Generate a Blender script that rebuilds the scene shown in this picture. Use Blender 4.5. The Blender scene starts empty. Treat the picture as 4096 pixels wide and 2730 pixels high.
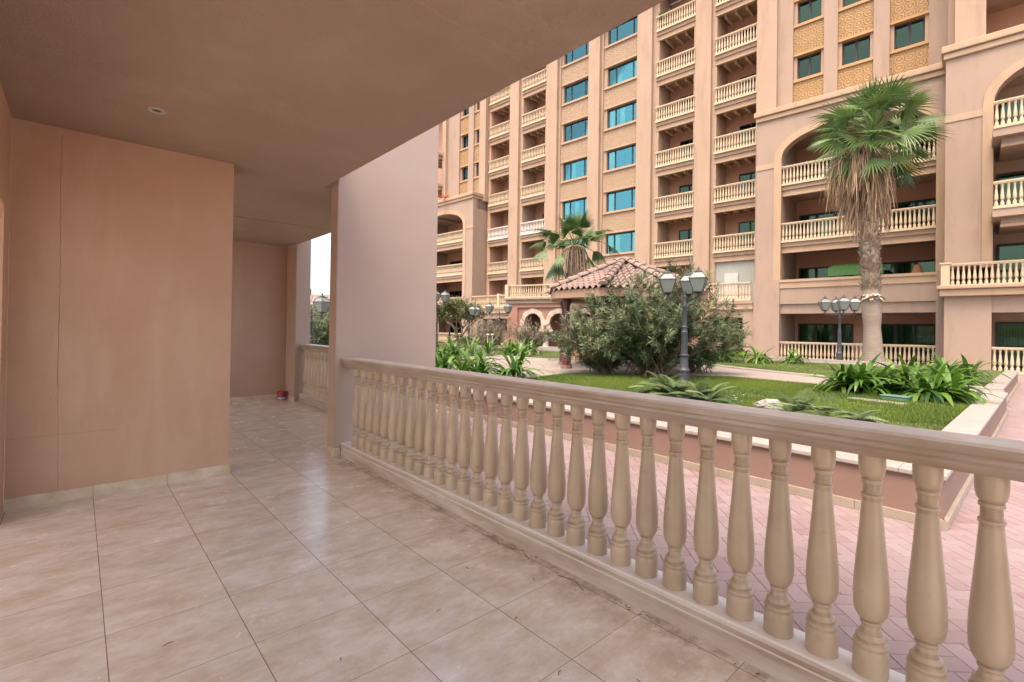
import bpy, math, random
import numpy as np
from mathutils import Matrix, Vector
random.seed(7); rng = np.random.default_rng(11)
C = bpy.context.scene.collection
sc = bpy.context.scene
PI = math.pi; R = math.radians
# ---------------------------------------------------------------- camera
HC = 1.4312; YAW = .7320; ROLL = .0142; PITCH = .0075
cam = bpy.data.cameras.new('camera'); cam.sensor_width = 36; cam.sensor_fit = 'HORIZONTAL'
cam.lens = 36 * 1932.3 / 4096; cam.shift_y = -65 / 4096; cam.clip_start = .02; cam.clip_end = 6000
co = bpy.data.objects.new('camera', cam); C.objects.link(co); sc.camera = co
F0 = Vector((math.sin(YAW), math.cos(YAW), 0)); R0 = Vector((math.cos(YAW), -math.sin(YAW), 0)); Z = Vector((0, 0, 1))
Fv = math.cos(PITCH) * F0 + math.sin(PITCH) * Z; U0 = -math.sin(PITCH) * F0 + math.cos(PITCH) * Z
Rv = math.cos(ROLL) * R0 + math.sin(ROLL) * U0; Uv = -math.sin(ROLL) * R0 + math.cos(ROLL) * U0
M = Matrix((Rv, Uv, -Fv)).transposed().to_4x4(); M.translation = Vector((0, 0, HC)); co.matrix_world = M
# ---------------------------------------------------------------- sky, sun, exposure
SUN_EL = R(66); SUN_AZ = R(-105)       # azimuth from +y towards +x
w = bpy.data.worlds.new('World'); sc.world = w; w.use_nodes = True
nt = w.node_tree; bg = nt.nodes['Background']; sky = nt.nodes.new('ShaderNodeTexSky')
sky.sky_type = 'NISHITA'; sky.sun_disc = False; sky.sun_elevation = SUN_EL; sky.sun_rotation = SUN_AZ
sky.air_density = .8; sky.dust_density = 4.0; sky.ozone_density = .4
wb = nt.nodes.new('ShaderNodeMix'); wb.data_type = 'RGBA'; wb.blend_type = 'MULTIPLY'; wb.inputs[0].default_value = 1; wb.inputs[7].default_value = (1.13, 1.0, .85, 1)   # white balance
nt.links.new(sky.outputs[0], wb.inputs[6]); nt.links.new(wb.outputs[2], bg.inputs[0]); bg.inputs[1].default_value = .15
sun = bpy.data.lights.new('sun', 'SUN'); sun.energy = .6; sun.angle = R(22); sun.color = (1, .93, .84)
so = bpy.data.objects.new('sun', sun); C.objects.link(so)
sd = Vector((math.sin(SUN_AZ) * math.cos(SUN_EL), math.cos(SUN_AZ) * math.cos(SUN_EL), math.sin(SUN_EL)))
so.rotation_euler = (-sd).to_track_quat('-Z', 'Y').to_euler(); so.location = sd * 60
sc.view_settings.view_transform = 'Standard'; sc.view_settings.look = 'None'; sc.view_settings.gamma = 1
sc.view_settings.exposure = 1.98
try: sc.cycles.max_bounces = 12; sc.cycles.diffuse_bounces = 6; sc.cycles.transparent_max_bounces = 12
except Exception: pass
# ---------------------------------------------------------------- materials
def mat(name):
    m = bpy.data.materials.new(name); m.use_nodes = True
    return m, m.node_tree, m.node_tree.nodes['Principled BSDF']
def N(t, typ, **k):
    n = t.nodes.new(typ)
    for a, b in k.items(): setattr(n, a, b)
    return n
def mix(t, fac, a, b, bt='MIX'):
    n = N(t, 'ShaderNodeMix', data_type='RGBA', blend_type=bt)
    for s, v in ((n.inputs[0], fac), (n.inputs[6], a), (n.inputs[7], b)):
        if hasattr(v, 'links'): t.links.new(v, s)
        elif isinstance(v, (int, float)): s.default_value = v
        else: s.default_value = (*v, 1) if len(v) == 3 else v
    return n.outputs[2]
def noise(t, sc_, det=4, rough=.55, vec=None, scl=None):
    n = N(t, 'ShaderNodeTexNoise'); n.inputs['Scale'].default_value = sc_; n.inputs['Detail'].default_value = det
    n.inputs['Roughness'].default_value = rough
    if vec is None: vec = geo(t)
    if scl:
        mp = N(t, 'ShaderNodeMapping'); mp.inputs['Scale'].default_value = scl; t.links.new(vec, mp.inputs[0]); vec = mp.outputs[0]
    t.links.new(vec, n.inputs['Vector']); return n.outputs[0]
def geo(t):
    n = N(t, 'ShaderNodeNewGeometry'); return n.outputs['Position']
def ramp(t, f, lo, hi, a=0., b=1.):
    n = N(t, 'ShaderNodeMapRange'); n.inputs[1].default_value = lo; n.inputs[2].default_value = hi
    n.inputs[3].default_value = a; n.inputs[4].default_value = b; t.links.new(f, n.inputs[0]); return n.outputs[0]
def bump(t, p, h, strength, dist=.01):
    n = N(t, 'ShaderNodeBump'); n.inputs['Strength'].default_value = strength; n.inputs['Distance'].default_value = dist
    t.links.new(h, n.inputs['Height'])
    prev = p.inputs['Normal']
    if prev.links: t.links.new(prev.links[0].from_socket, n.inputs['Normal'])
    t.links.new(n.outputs[0], p.inputs['Normal'])
def plaster(name, c1, c2, grain=60, gs=.35, rough=.85, stain=None, blotch=.7):
    m, t, p = mat(name); p.inputs['Roughness'].default_value = rough
    c = mix(t, ramp(t, noise(t, blotch, 5, .6), .3, .7), c1, c2)
    if stain:
        c = mix(t, ramp(t, noise(t, 2.2, 6, .65, scl=(1, 1, .22)), .50, .72, 0, .65), c, stain)
    t.links.new(c, p.inputs['Base Color'])
    bump(t, p, noise(t, grain, 3, .6), min(1, gs), .003 + .009 * gs); bump(t, p, noise(t, 3.5, 3), .15, .02)
    return m
def flat(name, c, rough=.5, metal=0, spec=.5, var=.15, sc_=8):
    m, t, p = mat(name)
    d = tuple(x * (1 - var) for x in c)
    t.links.new(mix(t, ramp(t, noise(t, sc_, 4), .3, .7), c, d), p.inputs['Base Color'])
    p.inputs['Roughness'].default_value = rough; p.inputs['Metallic'].default_value = metal
    return m
def leafmat(name, c1, c2, rough=.5, trans=.25):
    m, t, p = mat(name)
    at = N(t, 'ShaderNodeAttribute', attribute_name='tint')
    c = mix(t, at.outputs['Fac'], c1, c2)
    t.links.new(c, p.inputs['Base Color']); p.inputs['Roughness'].default_value = rough
    tr = N(t, 'ShaderNodeBsdfTranslucent'); t.links.new(c, tr.inputs[0])
    ms = N(t, 'ShaderNodeMixShader'); ms.inputs[0].default_value = trans
    t.links.new(p.outputs[0], ms.inputs[1]); t.links.new(tr.outputs[0], ms.inputs[2])
    t.links.new(ms.outputs[0], t.nodes['Material Output'].inputs[0]); return m
MT = {}
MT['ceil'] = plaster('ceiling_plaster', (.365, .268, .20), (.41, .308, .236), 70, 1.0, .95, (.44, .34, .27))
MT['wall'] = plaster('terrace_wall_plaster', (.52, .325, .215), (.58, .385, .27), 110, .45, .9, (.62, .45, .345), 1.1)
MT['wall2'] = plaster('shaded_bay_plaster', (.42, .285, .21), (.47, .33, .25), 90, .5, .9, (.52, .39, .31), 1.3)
MT['fin'] = plaster('fin_plaster', (.40, .31, .26), (.44, .345, .29), 40, .12, .9)
MT['fac'] = plaster('facade_plaster', (.335, .238, .168), (.365, .262, .192), 30, .1, .9, (.25, .175, .125), .35)
MT['fac2'] = plaster('facade_plaster_pink', (.295, .218, .166), (.32, .24, .186), 30, .1, .9, (.235, .165, .125), .4)
MT['cream'] = plaster('cream_trim', (.36, .25, .165), (.39, .28, .19), 30, .1, .85, (.30, .205, .14), .8)
MT['rail'] = plaster('cream_balustrade_paint', (.48, .38, .255), (.51, .41, .285), 30, .1, .8)
MT['railw'] = plaster('white_balustrade_paint', (.56, .51, .47), (.59, .54, .50), 30, .05, .8)
MT['recess'] = plaster('recess_plaster', (.42, .25, .17), (.46, .28, .195), 30, .1, .9)
MT['arc'] = plaster('arcade_stone', (.50, .41, .35), (.54, .45, .39), 30, .1, .8)
MT['arcp'] = plaster('arcade_stone_warm', (.46, .35, .28), (.50, .39, .32), 30, .1, .8)
MT['bulb'] = plaster('lily_bulb', (.26, .18, .12), (.36, .27, .20), 30, .1, .8)
MT['bed'] = plaster('planter_plaster', (.225, .145, .115), (.25, .165, .135), 80, .3, .9)
MT['dark'] = flat('window_frame_dark', (.028, .022, .024), .7)
MT['black'] = flat('room_dark', (.02, .018, .016), .9)
MT['iron'] = flat('cast_iron_grey', (.055, .06, .07), .5, .1, var=.3, sc_=30)
MT['col'] = flat('maroon_paint', (.105, .035, .035), .45, var=.35, sc_=6)
MT['white'] = flat('white_plastic', (.50, .47, .44), .5)
MT['curtain'] = flat('curtain_cloth', (.86, .90, .86), .9)
MT['bark'] = flat('bark', (.26, .19, .13), .9, var=.5, sc_=20)
MT['twig'] = flat('dry_twig', (.16, .08, .04), .8)
MT['soil'] = flat('soil', (.36, .26, .19), .95, var=.3)
def stone(name, c1, c2, dirt, rough=.45, dirt_amt=.8, side=None):
    m, t, p = mat(name)
    c = mix(t, ramp(t, noise(t, 5, 6, .6), .3, .7), c1, c2)
    c = mix(t, ramp(t, noise(t, 14, 8, .7), .60, .74, 0, dirt_amt * .5), c, dirt)
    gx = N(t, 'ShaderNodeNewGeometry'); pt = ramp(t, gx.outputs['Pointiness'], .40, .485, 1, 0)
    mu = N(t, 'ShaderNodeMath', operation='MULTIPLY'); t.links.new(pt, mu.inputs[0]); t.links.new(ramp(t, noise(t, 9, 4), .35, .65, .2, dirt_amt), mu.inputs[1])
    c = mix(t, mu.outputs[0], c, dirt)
    if side:  # upright and downward faces browned: stain together with painted shade
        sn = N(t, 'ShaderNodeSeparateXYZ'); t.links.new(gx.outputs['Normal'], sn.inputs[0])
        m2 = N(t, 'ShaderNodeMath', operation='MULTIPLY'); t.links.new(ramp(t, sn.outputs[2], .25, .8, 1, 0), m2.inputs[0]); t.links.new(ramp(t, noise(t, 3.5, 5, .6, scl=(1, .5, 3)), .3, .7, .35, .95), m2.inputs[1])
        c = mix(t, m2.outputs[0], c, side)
    ga = N(t, 'ShaderNodeAttribute', attribute_name='tint'); m3 = N(t, 'ShaderNodeMath', operation='MULTIPLY'); t.links.new(ga.outputs['Fac'], m3.inputs[0]); t.links.new(ramp(t, noise(t, 18, 4), .35, .7, .05, .45), m3.inputs[1]); c = mix(t, m3.outputs[0], c, dirt)
    oi = N(t, 'ShaderNodeObjectInfo'); hv = N(t, 'ShaderNodeHueSaturation'); t.links.new(ramp(t, oi.outputs['Random'], 0, 1, .90, 1.07), hv.inputs['Value']); t.links.new(c, hv.inputs['Color']); c = hv.outputs[0]
    t.links.new(c, p.inputs['Base Color']); p.inputs['Roughness'].default_value = rough
    bump(t, p, noise(t, 45, 5, .6), .18, .003); bump(t, p, noise(t, 7, 3), .25, .01); return m
MT['stone'] = stone('limestone', (.48, .375, .255), (.56, .455, .33), (.22, .125, .065), .30)
MT['railst'] = stone('stained_rail_limestone_painted_light', (.74, .69, .63), (.80, .76, .71), (.30, .19, .11), .32, .4, (.34, .235, .145))  # pale top holds painted sky light, brown sides hold stain and shade
MT['cope'] = stone('coping_marble', (.32, .285, .26), (.37, .335, .31), (.24, .19, .15), .35, .4)
MT['tskirt'] = stone('travertine_wall_skirting', (.50, .36, .19), (.74, .66, .55), (.36, .22, .10), .4, .8)
MT['skirt'] = stone('travertine_skirting', (.33, .28, .22), (.39, .34, .285), (.25, .18, .11), .4, .8)
# floor: 0.5 m travertine tiles
def floor_mat():
    m, t, p = mat('travertine_floor'); g = geo(t)
    s = N(t, 'ShaderNodeSeparateXYZ'); t.links.new(g, s.inputs[0])
    def math_(op, a, b=None, c=None):
        n = N(t, 'ShaderNodeMath', operation=op)
        for i, v in enumerate((a, b, c)):
            if v is None: continue
            if hasattr(v, 'links'): t.links.new(v, n.inputs[i])
            else: n.inputs[i].default_value = v
        return n.outputs[0]
    ux = math_('DIVIDE', math_('ADD', s.outputs[0], .385 + 10), .5); uy = math_('DIVIDE', math_('ADD', s.outputs[1], -3.878 + 20), .5)
    dx = math_('ABSOLUTE', math_('SUBTRACT', math_('FRACT', ux), .5)); dy = math_('ABSOLUTE', math_('SUBTRACT', math_('FRACT', uy), .5))
    jx = math_('GREATER_THAN', dx, .5 - .0036); jy = math_('GREATER_THAN', dy, .5 - .0030)
    cx = N(t, 'ShaderNodeCombineXYZ'); t.links.new(math_('FLOOR', ux), cx.inputs[0]); t.links.new(math_('FLOOR', uy), cx.inputs[1])
    wn = N(t, 'ShaderNodeTexWhiteNoise'); t.links.new(cx.outputs[0], wn.inputs[0])
    off = N(t, 'ShaderNodeVectorMath', operation='MULTIPLY_ADD'); t.links.new(wn.outputs['Color'], off.inputs[0]); off.inputs[1].default_value = (9, 9, 9); t.links.new(g, off.inputs[2])
    v1 = noise(t, 3.6, 9, .74, off.outputs[0], (1.0, 1.7, 1)); v2 = noise(t, 16, 8, .78, off.outputs[0], (.7, 1.9, 1))
    c = mix(t, ramp(t, v1, .36, .64), (.80, .745, .665), (.60, .49, .365))
    c = mix(t, ramp(t, v2, .42, .80, 0, .40), c, (.60, .455, .315))
    c = mix(t, ramp(t, v2, .20, .50, .22, 0), c, (.84, .77, .72))
    tv = ramp(t, wn.outputs[0], 0, 1, -.035, .035); cc = N(t, 'ShaderNodeHueSaturation'); t.links.new(math_('ADD', tv, 1.0), cc.inputs['Value']); t.links.new(c, cc.inputs['Color']); c = cc.outputs[0]
    # dirty patch band near the balustrade
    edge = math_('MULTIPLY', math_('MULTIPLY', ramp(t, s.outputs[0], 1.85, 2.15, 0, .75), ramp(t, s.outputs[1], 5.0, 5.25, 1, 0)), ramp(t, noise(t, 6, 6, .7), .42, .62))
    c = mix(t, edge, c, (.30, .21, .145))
    c = mix(t, jy, c, (.30, .22, .17)); c = mix(t, jx, c, (.20, .145, .115))
    t.links.new(c, p.inputs['Base Color'])
    rr = ramp(t, noise(t, 5, 5, .6), 0.3, .7, .14, .30); t.links.new(rr, p.inputs['Roughness'])
    h = math_('SUBTRACT', math_('MULTIPLY', v2, .15), math_('MAXIMUM', jx, jy)); bump(t, p, h, .25, .003)
    return m
MT['floor'] = floor_mat()
def tintmat(name, c1, c2, rough=.7, bs=.4, spots=None):
    m, t, p = mat(name); at = N(t, 'ShaderNodeAttribute', attribute_name='tint')
    c = mix(t, at.outputs['Fac'], c1, c2)
    c = mix(t, ramp(t, noise(t, 1.1, 4), .4, .7, 0, .5), c, spots if spots else c1)
    t.links.new(c, p.inputs['Base Color']); p.inputs['Roughness'].default_value = rough
    bump(t, p, noise(t, 60, 4), bs, .003); return m
MT['paver'] = tintmat('pink_pavers', (.24, .16, .16), (.285, .215, .215), .5, .4, (.28, .24, .245))
MT['grout'] = flat('paver_grout', (.27, .22, .21), .9)
MT['tile'] = tintmat('clay_roof_tile', (.185, .125, .10), (.255, .185, .155), .85, .4, (.235, .185, .165))
MT['path'] = flat('pale_path_stone', (.66, .58, .53), .7, var=.14, sc_=1.5)
MT['lawn'] = flat('lawn_soil_green', (.085, .11, .028), .95, var=.5, sc_=2)
MT['grass'] = leafmat('grass_blade', (.055, .11, .016), (.19, .26, .035), .6, .3)
MT['lily'] = leafmat('strap_leaf', (.022, .074, .012), (.13, .25, .028), .35, .25)
MT['ole'] = leafmat('oleander_leaf', (.03, .062, .018), (.185, .235, .115), .5, .2)
MT['greysh'] = leafmat('grey_dry_leaf', (.13, .11, .075), (.27, .24, .175), .7, .2)
MT['palm'] = leafmat('palm_leaf', (.022, .068, .014), (.17, .27, .085), .4, .25)
MT['dead'] = leafmat('dead_palm_leaf', (.18, .115, .068), (.47, .34, .22), .8, .2)
MT['yel'] = leafmat('yellow_palm_leaf', (.42, .26, .03), (.50, .36, .08), .6, .3)
MT['cyc'] = leafmat('cycad_leaf', (.04, .085, .02), (.20, .26, .12), .5, .2)
MT['tree'] = leafmat('tree_leaf', (.06, .085, .025), (.19, .20, .075), .5, .25)
MT['flower'] = leafmat('flower_petal', (.62, .45, .60), (.75, .62, .72), .6, .3)
MT['petal'] = leafmat('cream_petal', (.8, .78, .55), (.85, .82, .66), .6, .3)
MT['redf'] = leafmat('red_bract', (.45, .03, .05), (.55, .08, .08), .6, .3)
def boots():
    m, t, p = mat('palm_boots'); at = N(t, 'ShaderNodeAttribute', attribute_name='tint')
    t.links.new(mix(t, at.outputs['Fac'], (.17, .12, .085), (.45, .37, .29)), p.inputs['Base Color']); p.inputs['Roughness'].default_value = .9; return m
MT['boot'] = boots()
def trunk_mat():
    m, t, p = mat('palm_trunk_rings'); n = noise(t, 3, 5, .6, scl=(.6, .6, 14))
    t.links.new(mix(t, ramp(t, n, .35, .65), (.19, .155, .125), (.27, .225, .185)), p.inputs['Base Color']); p.inputs['Roughness'].default_value = .95
    bump(t, p, n, .6, .02); return m
MT['trunk'] = trunk_mat()
def glass(name, tint, refl, fac):
    m, t, p = mat(name); t.nodes.remove(p)
    tr = N(t, 'ShaderNodeBsdfTransparent'); tr.inputs[0].default_value = (*tint, 1)
    gl = N(t, 'ShaderNodeBsdfGlossy'); gl.inputs[0].default_value = (*refl, 1); gl.inputs[1].default_value = .03
    lw = N(t, 'ShaderNodeLayerWeight'); lw.inputs[0].default_value = .35
    ms = N(t, 'ShaderNodeMixShader'); t.links.new(ramp(t, lw.outputs['Fresnel'], 0, 1, fac, 1), ms.inputs[0])
    t.links.new(tr.outputs[0], ms.inputs[1]); t.links.new(gl.outputs[0], ms.inputs[2])
    t.links.new(ms.outputs[0], t.nodes['Material Output'].inputs[0]); return m
MT['gblue'] = glass('blue_glass', (.80, .97, .95), (.20, .54, .60), .20)
MT['ggreen'] = glass('green_glass', (.30, .50, .37), (.20, .30, .25), .10)
def milk():
    m, t, p = mat('milky_lantern_glass'); p.inputs['Base Color'].default_value = (.34, .38, .36, 1); p.inputs['Roughness'].default_value = .25
    tr = N(t, 'ShaderNodeBsdfTranslucent'); tr.inputs[0].default_value = (.38, .42, .40, 1)
    ms = N(t, 'ShaderNodeMixShader'); ms.inputs[0].default_value = .5
    t.links.new(p.outputs[0], ms.inputs[1]); t.links.new(tr.outputs[0], ms.inputs[2]); t.links.new(ms.outputs[0], t.nodes['Material Output'].inputs[0]); return m
MT['milk'] = milk()
def relief(name, c1, c2, scale, ringk):
    m, t, p = mat(name); tc = N(t, 'ShaderNodeTexCoord')
    s = N(t, 'ShaderNodeSeparateXYZ'); t.links.new(tc.outputs['Object'], s.inputs[0])
    cb = N(t, 'ShaderNodeCombineXYZ'); t.links.new(s.outputs[0], cb.inputs[0]); t.links.new(s.outputs[2], cb.inputs[1])
    v = N(t, 'ShaderNodeTexVoronoi'); v.inputs['Scale'].default_value = scale; v.inputs['Randomness'].default_value = 0; t.links.new(cb.outputs[0], v.inputs['Vector'])
    a = N(t, 'ShaderNodeMath', operation='MULTIPLY'); a.inputs[1].default_value = ringk; t.links.new(v.outputs['Distance'], a.inputs[0])
    b = N(t, 'ShaderNodeMath', operation='SINE'); t.links.new(a.outputs[0], b.inputs[0])
    k = ramp(t, b.outputs[0], -.3, .5)
    c = mix(t, ramp(t, noise(t, 1.5, 5), .3, .7), c1, c2)
    c = mix(t, ramp(t, k, 0, 1, .38, 0), c, tuple(x * .5 for x in c1))  # shade painted dark into the ring grooves
    t.links.new(c, p.inputs['Base Color']); p.inputs['Roughness'].default_value = .85
    bump(t, p, k, 1.0, .05); return m
MT['rel'] = relief('carved_panel', (.385, .27, .175), (.42, .305, .205), 2.6, 22)
MT['rel2'] = relief('carved_panel_wide', (.35, .215, .095), (.39, .25, .125), 2.4, 20)
# ---------------------------------------------------------------- object helpers
def tag(o, label=None, cat=None, group=None, kind=None):
    if label: o['label'] = label
    if cat: o['category'] = cat
    if group: o['group'] = group
    if kind: o['kind'] = kind
    return o
def empty(name, label, cat, loc=(0, 0, 0), rz=0, group=None, kind=None):
    o = bpy.data.objects.new(name, None); C.objects.link(o); o.location = loc; o.rotation_euler = (0, 0, rz); o.empty_display_size = .1
    return tag(o, label, cat, group, kind)
class MB:
    def __init__(s): s.v = []; s.f = []; s.t = []
    def add(s, vs, fs, tint=None):
        b = len(s.v); s.v.extend(vs); s.f.extend([tuple(i + b for i in f) for f in fs])
        s.t.extend([tint if tint is not None else .5] * len(fs)); return s
    def box(s, x0, x1, y0, y1, z0, z1, tint=None):
        if x1 < x0: x0, x1 = x1, x0
        if y1 < y0: y0, y1 = y1, y0
        if z1 < z0: z0, z1 = z1, z0
        return s.add([(x0, y0, z0), (x1, y0, z0), (x1, y1, z0), (x0, y1, z0), (x0, y0, z1), (x1, y0, z1), (x1, y1, z1), (x0, y1, z1)],
              [(0, 3, 2, 1), (4, 5, 6, 7), (0, 1, 5, 4), (1, 2, 6, 5), (2, 3, 7, 6), (3, 0, 4, 7)], tint)
    def prism(s, poly, z0, z1, tint=None):      # polygon in xy, counter-clockwise
        n = len(poly)
        return s.add([(x, y, z0) for x, y in poly] + [(x, y, z1) for x, y in poly],
              [tuple(range(n - 1, -1, -1)), tuple(range(n, 2 * n))] + [(i, (i + 1) % n, n + (i + 1) % n, n + i) for i in range(n)], tint)
    def prof(s, pts, axis, a0, a1):            # closed profile swept along an axis: 'y': pts (x,z); 'x': pts (y,z)
        n = len(pts)
        if axis == 'y': vs = [(x, a0, z) for x, z in pts] + [(x, a1, z) for x, z in pts]
        else: vs = [(a0, x, z) for x, z in pts] + [(a1, x, z) for x, z in pts]
        return s.add(vs, [tuple(range(n)), tuple(range(2 * n - 1, n - 1, -1))] + [(i, n + i, n + (i + 1) % n, (i + 1) % n) for i in range(n)])
    def lathe(s, prof, cx=0, cy=0, z=0, n=16, cap=True, tint=None):
        vs = []; fs = []
        for r, h in prof:
            for i in range(n):
                a = 2 * PI * i / n; vs.append((cx + r * math.cos(a), cy + r * math.sin(a), z + h))
        for k in range(len(prof) - 1):
            for i in range(n):
                j = (i + 1) % n; fs.append((k * n + i, k * n + j, (k + 1) * n + j, (k + 1) * n + i))
        if cap: fs += [tuple(range(n - 1, -1, -1)), tuple(range((len(prof) - 1) * n, len(prof) * n))]
        return s.add(vs, fs, tint)
    def tube(s, pts, rad, n=6, tint=None):
        pts = [Vector(p) for p in pts]; vs = []; fs = []
        for k, p in enumerate(pts):
            d = (pts[min(k + 1, len(pts) - 1)] - pts[max(k - 1, 0)]).normalized()
            u = d.cross(Vector((0, 0, 1)) if abs(d.z) < .9 else Vector((1, 0, 0))).normalized(); v = d.cross(u)
            r = rad[k] if isinstance(rad, (list, tuple)) else rad
            for i in range(n):
                a = 2 * PI * i / n; vs.append(tuple(p + u * math.cos(a) * r + v * math.sin(a) * r))
        for k in range(len(pts) - 1):
            for i in range(n):
                j = (i + 1) % n; fs.append((k * n + i, (k + 1) * n + i, (k + 1) * n + j, k * n + j))
        fs += [tuple(range(n)), tuple(range(len(pts) * n - 1, (len(pts) - 1) * n - 1, -1))]
        return s.add(vs, fs, tint)
    def xf(s, m, start=0):
        for i in range(start, len(s.v)): s.v[i] = tuple(m @ Vector(s.v[i]))
        return s
    def mesh(s, name, m, smooth=False):
        me = bpy.data.meshes.new(name); me.from_pydata([tuple(p) for p in s.v], [], s.f); me.materials.append(MT[m])
        if smooth: me.polygons.foreach_set('use_smooth', [True] * len(me.polygons))
        if any(x != .5 for x in s.t):
            a = me.attributes.new('tint', 'FLOAT', 'FACE'); a.data.foreach_set('value', s.t)
        return me
    def build(s, name, m, parent=None, smooth=False, bevel=0, auto=None, **tg):
        o = bpy.data.objects.new(name, s.mesh(name, m, smooth)); C.objects.link(o)
        if parent: o.parent = parent
        if bevel:
            b = o.modifiers.new('b', 'BEVEL'); b.width = bevel; b.segments = 2; b.limit_method = 'ANGLE'; b.angle_limit = R(40)
        return tag(o, **tg)
def copy(o, parent, loc=None):
    c = o.copy(); C.objects.link(c); c.parent = parent
    if loc is not None: c.location = loc
    return c
def sharp(o, ang=35):
    me = o.data; me.polygons.foreach_set('use_smooth', [True] * len(me.polygons))
    try: me.set_sharp_from_angle(angle=R(ang))
    except Exception: pass
    return o
# ---------------------------------------------------------------- baluster
BP = [(.96, 0), (1.0, .006), (1.0, .10), (.97, .112), (.93, .118), (.93, .126), (.98, .135), (.95, .146), (.80, .156), (.84, .168), (.82, .176), (.66, .186), (.54, .205), (.51, .222),
      (.60, .228), (.60, .238), (.52, .243), (.72, .255), (.88, .275), (.97, .305), (1.0, .345), (.985, .40), (.93, .46), (.86, .52), (.77, .59), (.69, .66), (.61, .73), (.55, .785), (.53, .80),
      (.61, .803), (.61, .815), (.51, .820), (.49, .865), (.59, .868), (.59, .882), (.52, .886), (.66, .90), (.73, .925), (.755, .955), (.755, 1.0)]
def baluster_mesh(r, h, n, m, skip=1):
    b = MB(); p = [(r * a, h * z) for a, z in (BP[::skip] + ([BP[-1]] if skip > 1 else []))]; b.lathe(p, n=n, cap=False)
    if skip == 1: b.t = [1. if (i // n) in (5, 7, 8, 11, 15, 16, 27, 28, 30, 31, 34, 35) else 0. for i in range(len(b.f))]
    me = b.mesh('baluster', m); me.polygons.foreach_set('use_smooth', [True] * len(me.polygons))
    try: me.set_sharp_from_angle(angle=R(50))
    except Exception: pass
    return me
RAILP = [(-.088, 1.036), (-.095, 1.044), (-.095, 1.070), (-.088, 1.08), (.088, 1.08), (.095, 1.070), (.095, 1.044), (.088, 1.036), (.080, 1.032), (.079, 1.018), (.062, 1.004), (.058, .990), (.052, .972), (-.052, .972), (-.058, .990), (-.062, 1.004), (-.079, 1.018), (-.080, 1.032)]
PLP = [(-.088, -.1), (-.088, .088), (-.080, .093), (-.080, .102), (-.092, .110), (-.095, .124), (-.090, .138), (-.08, .145), (.08, .145), (.09, .138), (.095, .124), (.092, .110), (.088, .10), (.088, -.1)]
def near_balustrade(label, xc, y0, y1, ystart, n):
    t = empty('balustrade', label, 'balustrade', (xc, y0, 0), group='balustrades of the terraces')
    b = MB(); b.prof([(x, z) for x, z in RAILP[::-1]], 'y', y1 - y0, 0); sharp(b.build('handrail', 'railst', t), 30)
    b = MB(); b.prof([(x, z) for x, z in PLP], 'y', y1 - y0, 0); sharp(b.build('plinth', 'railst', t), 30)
    me = baluster_mesh(.0575, .832, 24, 'stone')
    for k in range(n):
        o = bpy.data.objects.new('baluster', me); C.objects.link(o); o.parent = t
        o.location = (0, ystart - y0 - k * .16214, .143); o.rotation_euler = (0, 0, random.random() * 6)
    return t
near_balustrade('long cream stone balustrade crossing the foreground from the pale fin wall to the right', 2.26, -2.2, 5.215, 4.99, 44)
near_balustrade('short cream balustrade glimpsed behind the dark post, beside the paint can', 3.215, 5.42, 9.475, 9.34, 24)
# ---------------------------------------------------------------- terrace (our own building)
fl = MB(); fl.prism([(-3.5, -3), (2.2, -3), (2.2, 5.25), (3.16, 5.25), (3.16, 10.1), (-3.5, 10.1)], -.35, 0)
fl.build('floor', 'floor', None, kind='structure')
TERR = empty('terrace_building', 'salmon plastered building around the terrace, with its ceiling, wall block and pale fin walls', 'building')
b = MB(); b.prism([(-3.3, -1.5), (2.02, -1.5), (2.02, 5.45), (3.10, 5.45), (3.10, 10.6), (-3.3, 10.6)], 2.977, 3.45); b.build('ceiling', 'ceil', TERR)  # unseen back and left edges set to control daylight on the terrace
b = MB(); b.box(-.396, 1.097, 5.26, 5.62, -.1, 2.9772); b.build('wall', 'wall', TERR, bevel=.005)  # unseen depth kept thin, leaving space behind open for daylight to the far bay
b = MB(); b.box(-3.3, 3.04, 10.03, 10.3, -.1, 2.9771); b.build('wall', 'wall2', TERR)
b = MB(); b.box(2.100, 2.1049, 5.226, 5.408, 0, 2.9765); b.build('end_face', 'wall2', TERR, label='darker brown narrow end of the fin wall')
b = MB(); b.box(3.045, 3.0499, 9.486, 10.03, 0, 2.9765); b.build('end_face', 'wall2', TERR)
b = MB(); b.box(-.75, -.397, 4.9, 5.261, -.1, 2.9773); b.box(-.75, -.397, .9, 4.9, 2.25, 2.9773); b.box(-.75, -.397, -1.5, .9, -.1, 2.9774); b.build('return_wall', 'wall', TERR, label='narrow lit wall return at the left edge')  # unseen stretch beside and behind the camera added to cut side light
b = MB(); b.box(2.105, 3.393, 5.222, 5.41, -.2, 7.0); b.build('fin_wall', 'fin', TERR, bevel=.006, label='broad pale fin wall with a dark narrow end')
b = MB(); b.box(3.05, 3.31, 9.482, 10.32, -.2, 7.0); b.build('fin_wall', 'fin', TERR, bevel=.006, label='far narrow fin wall beside the short balustrade')
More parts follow.
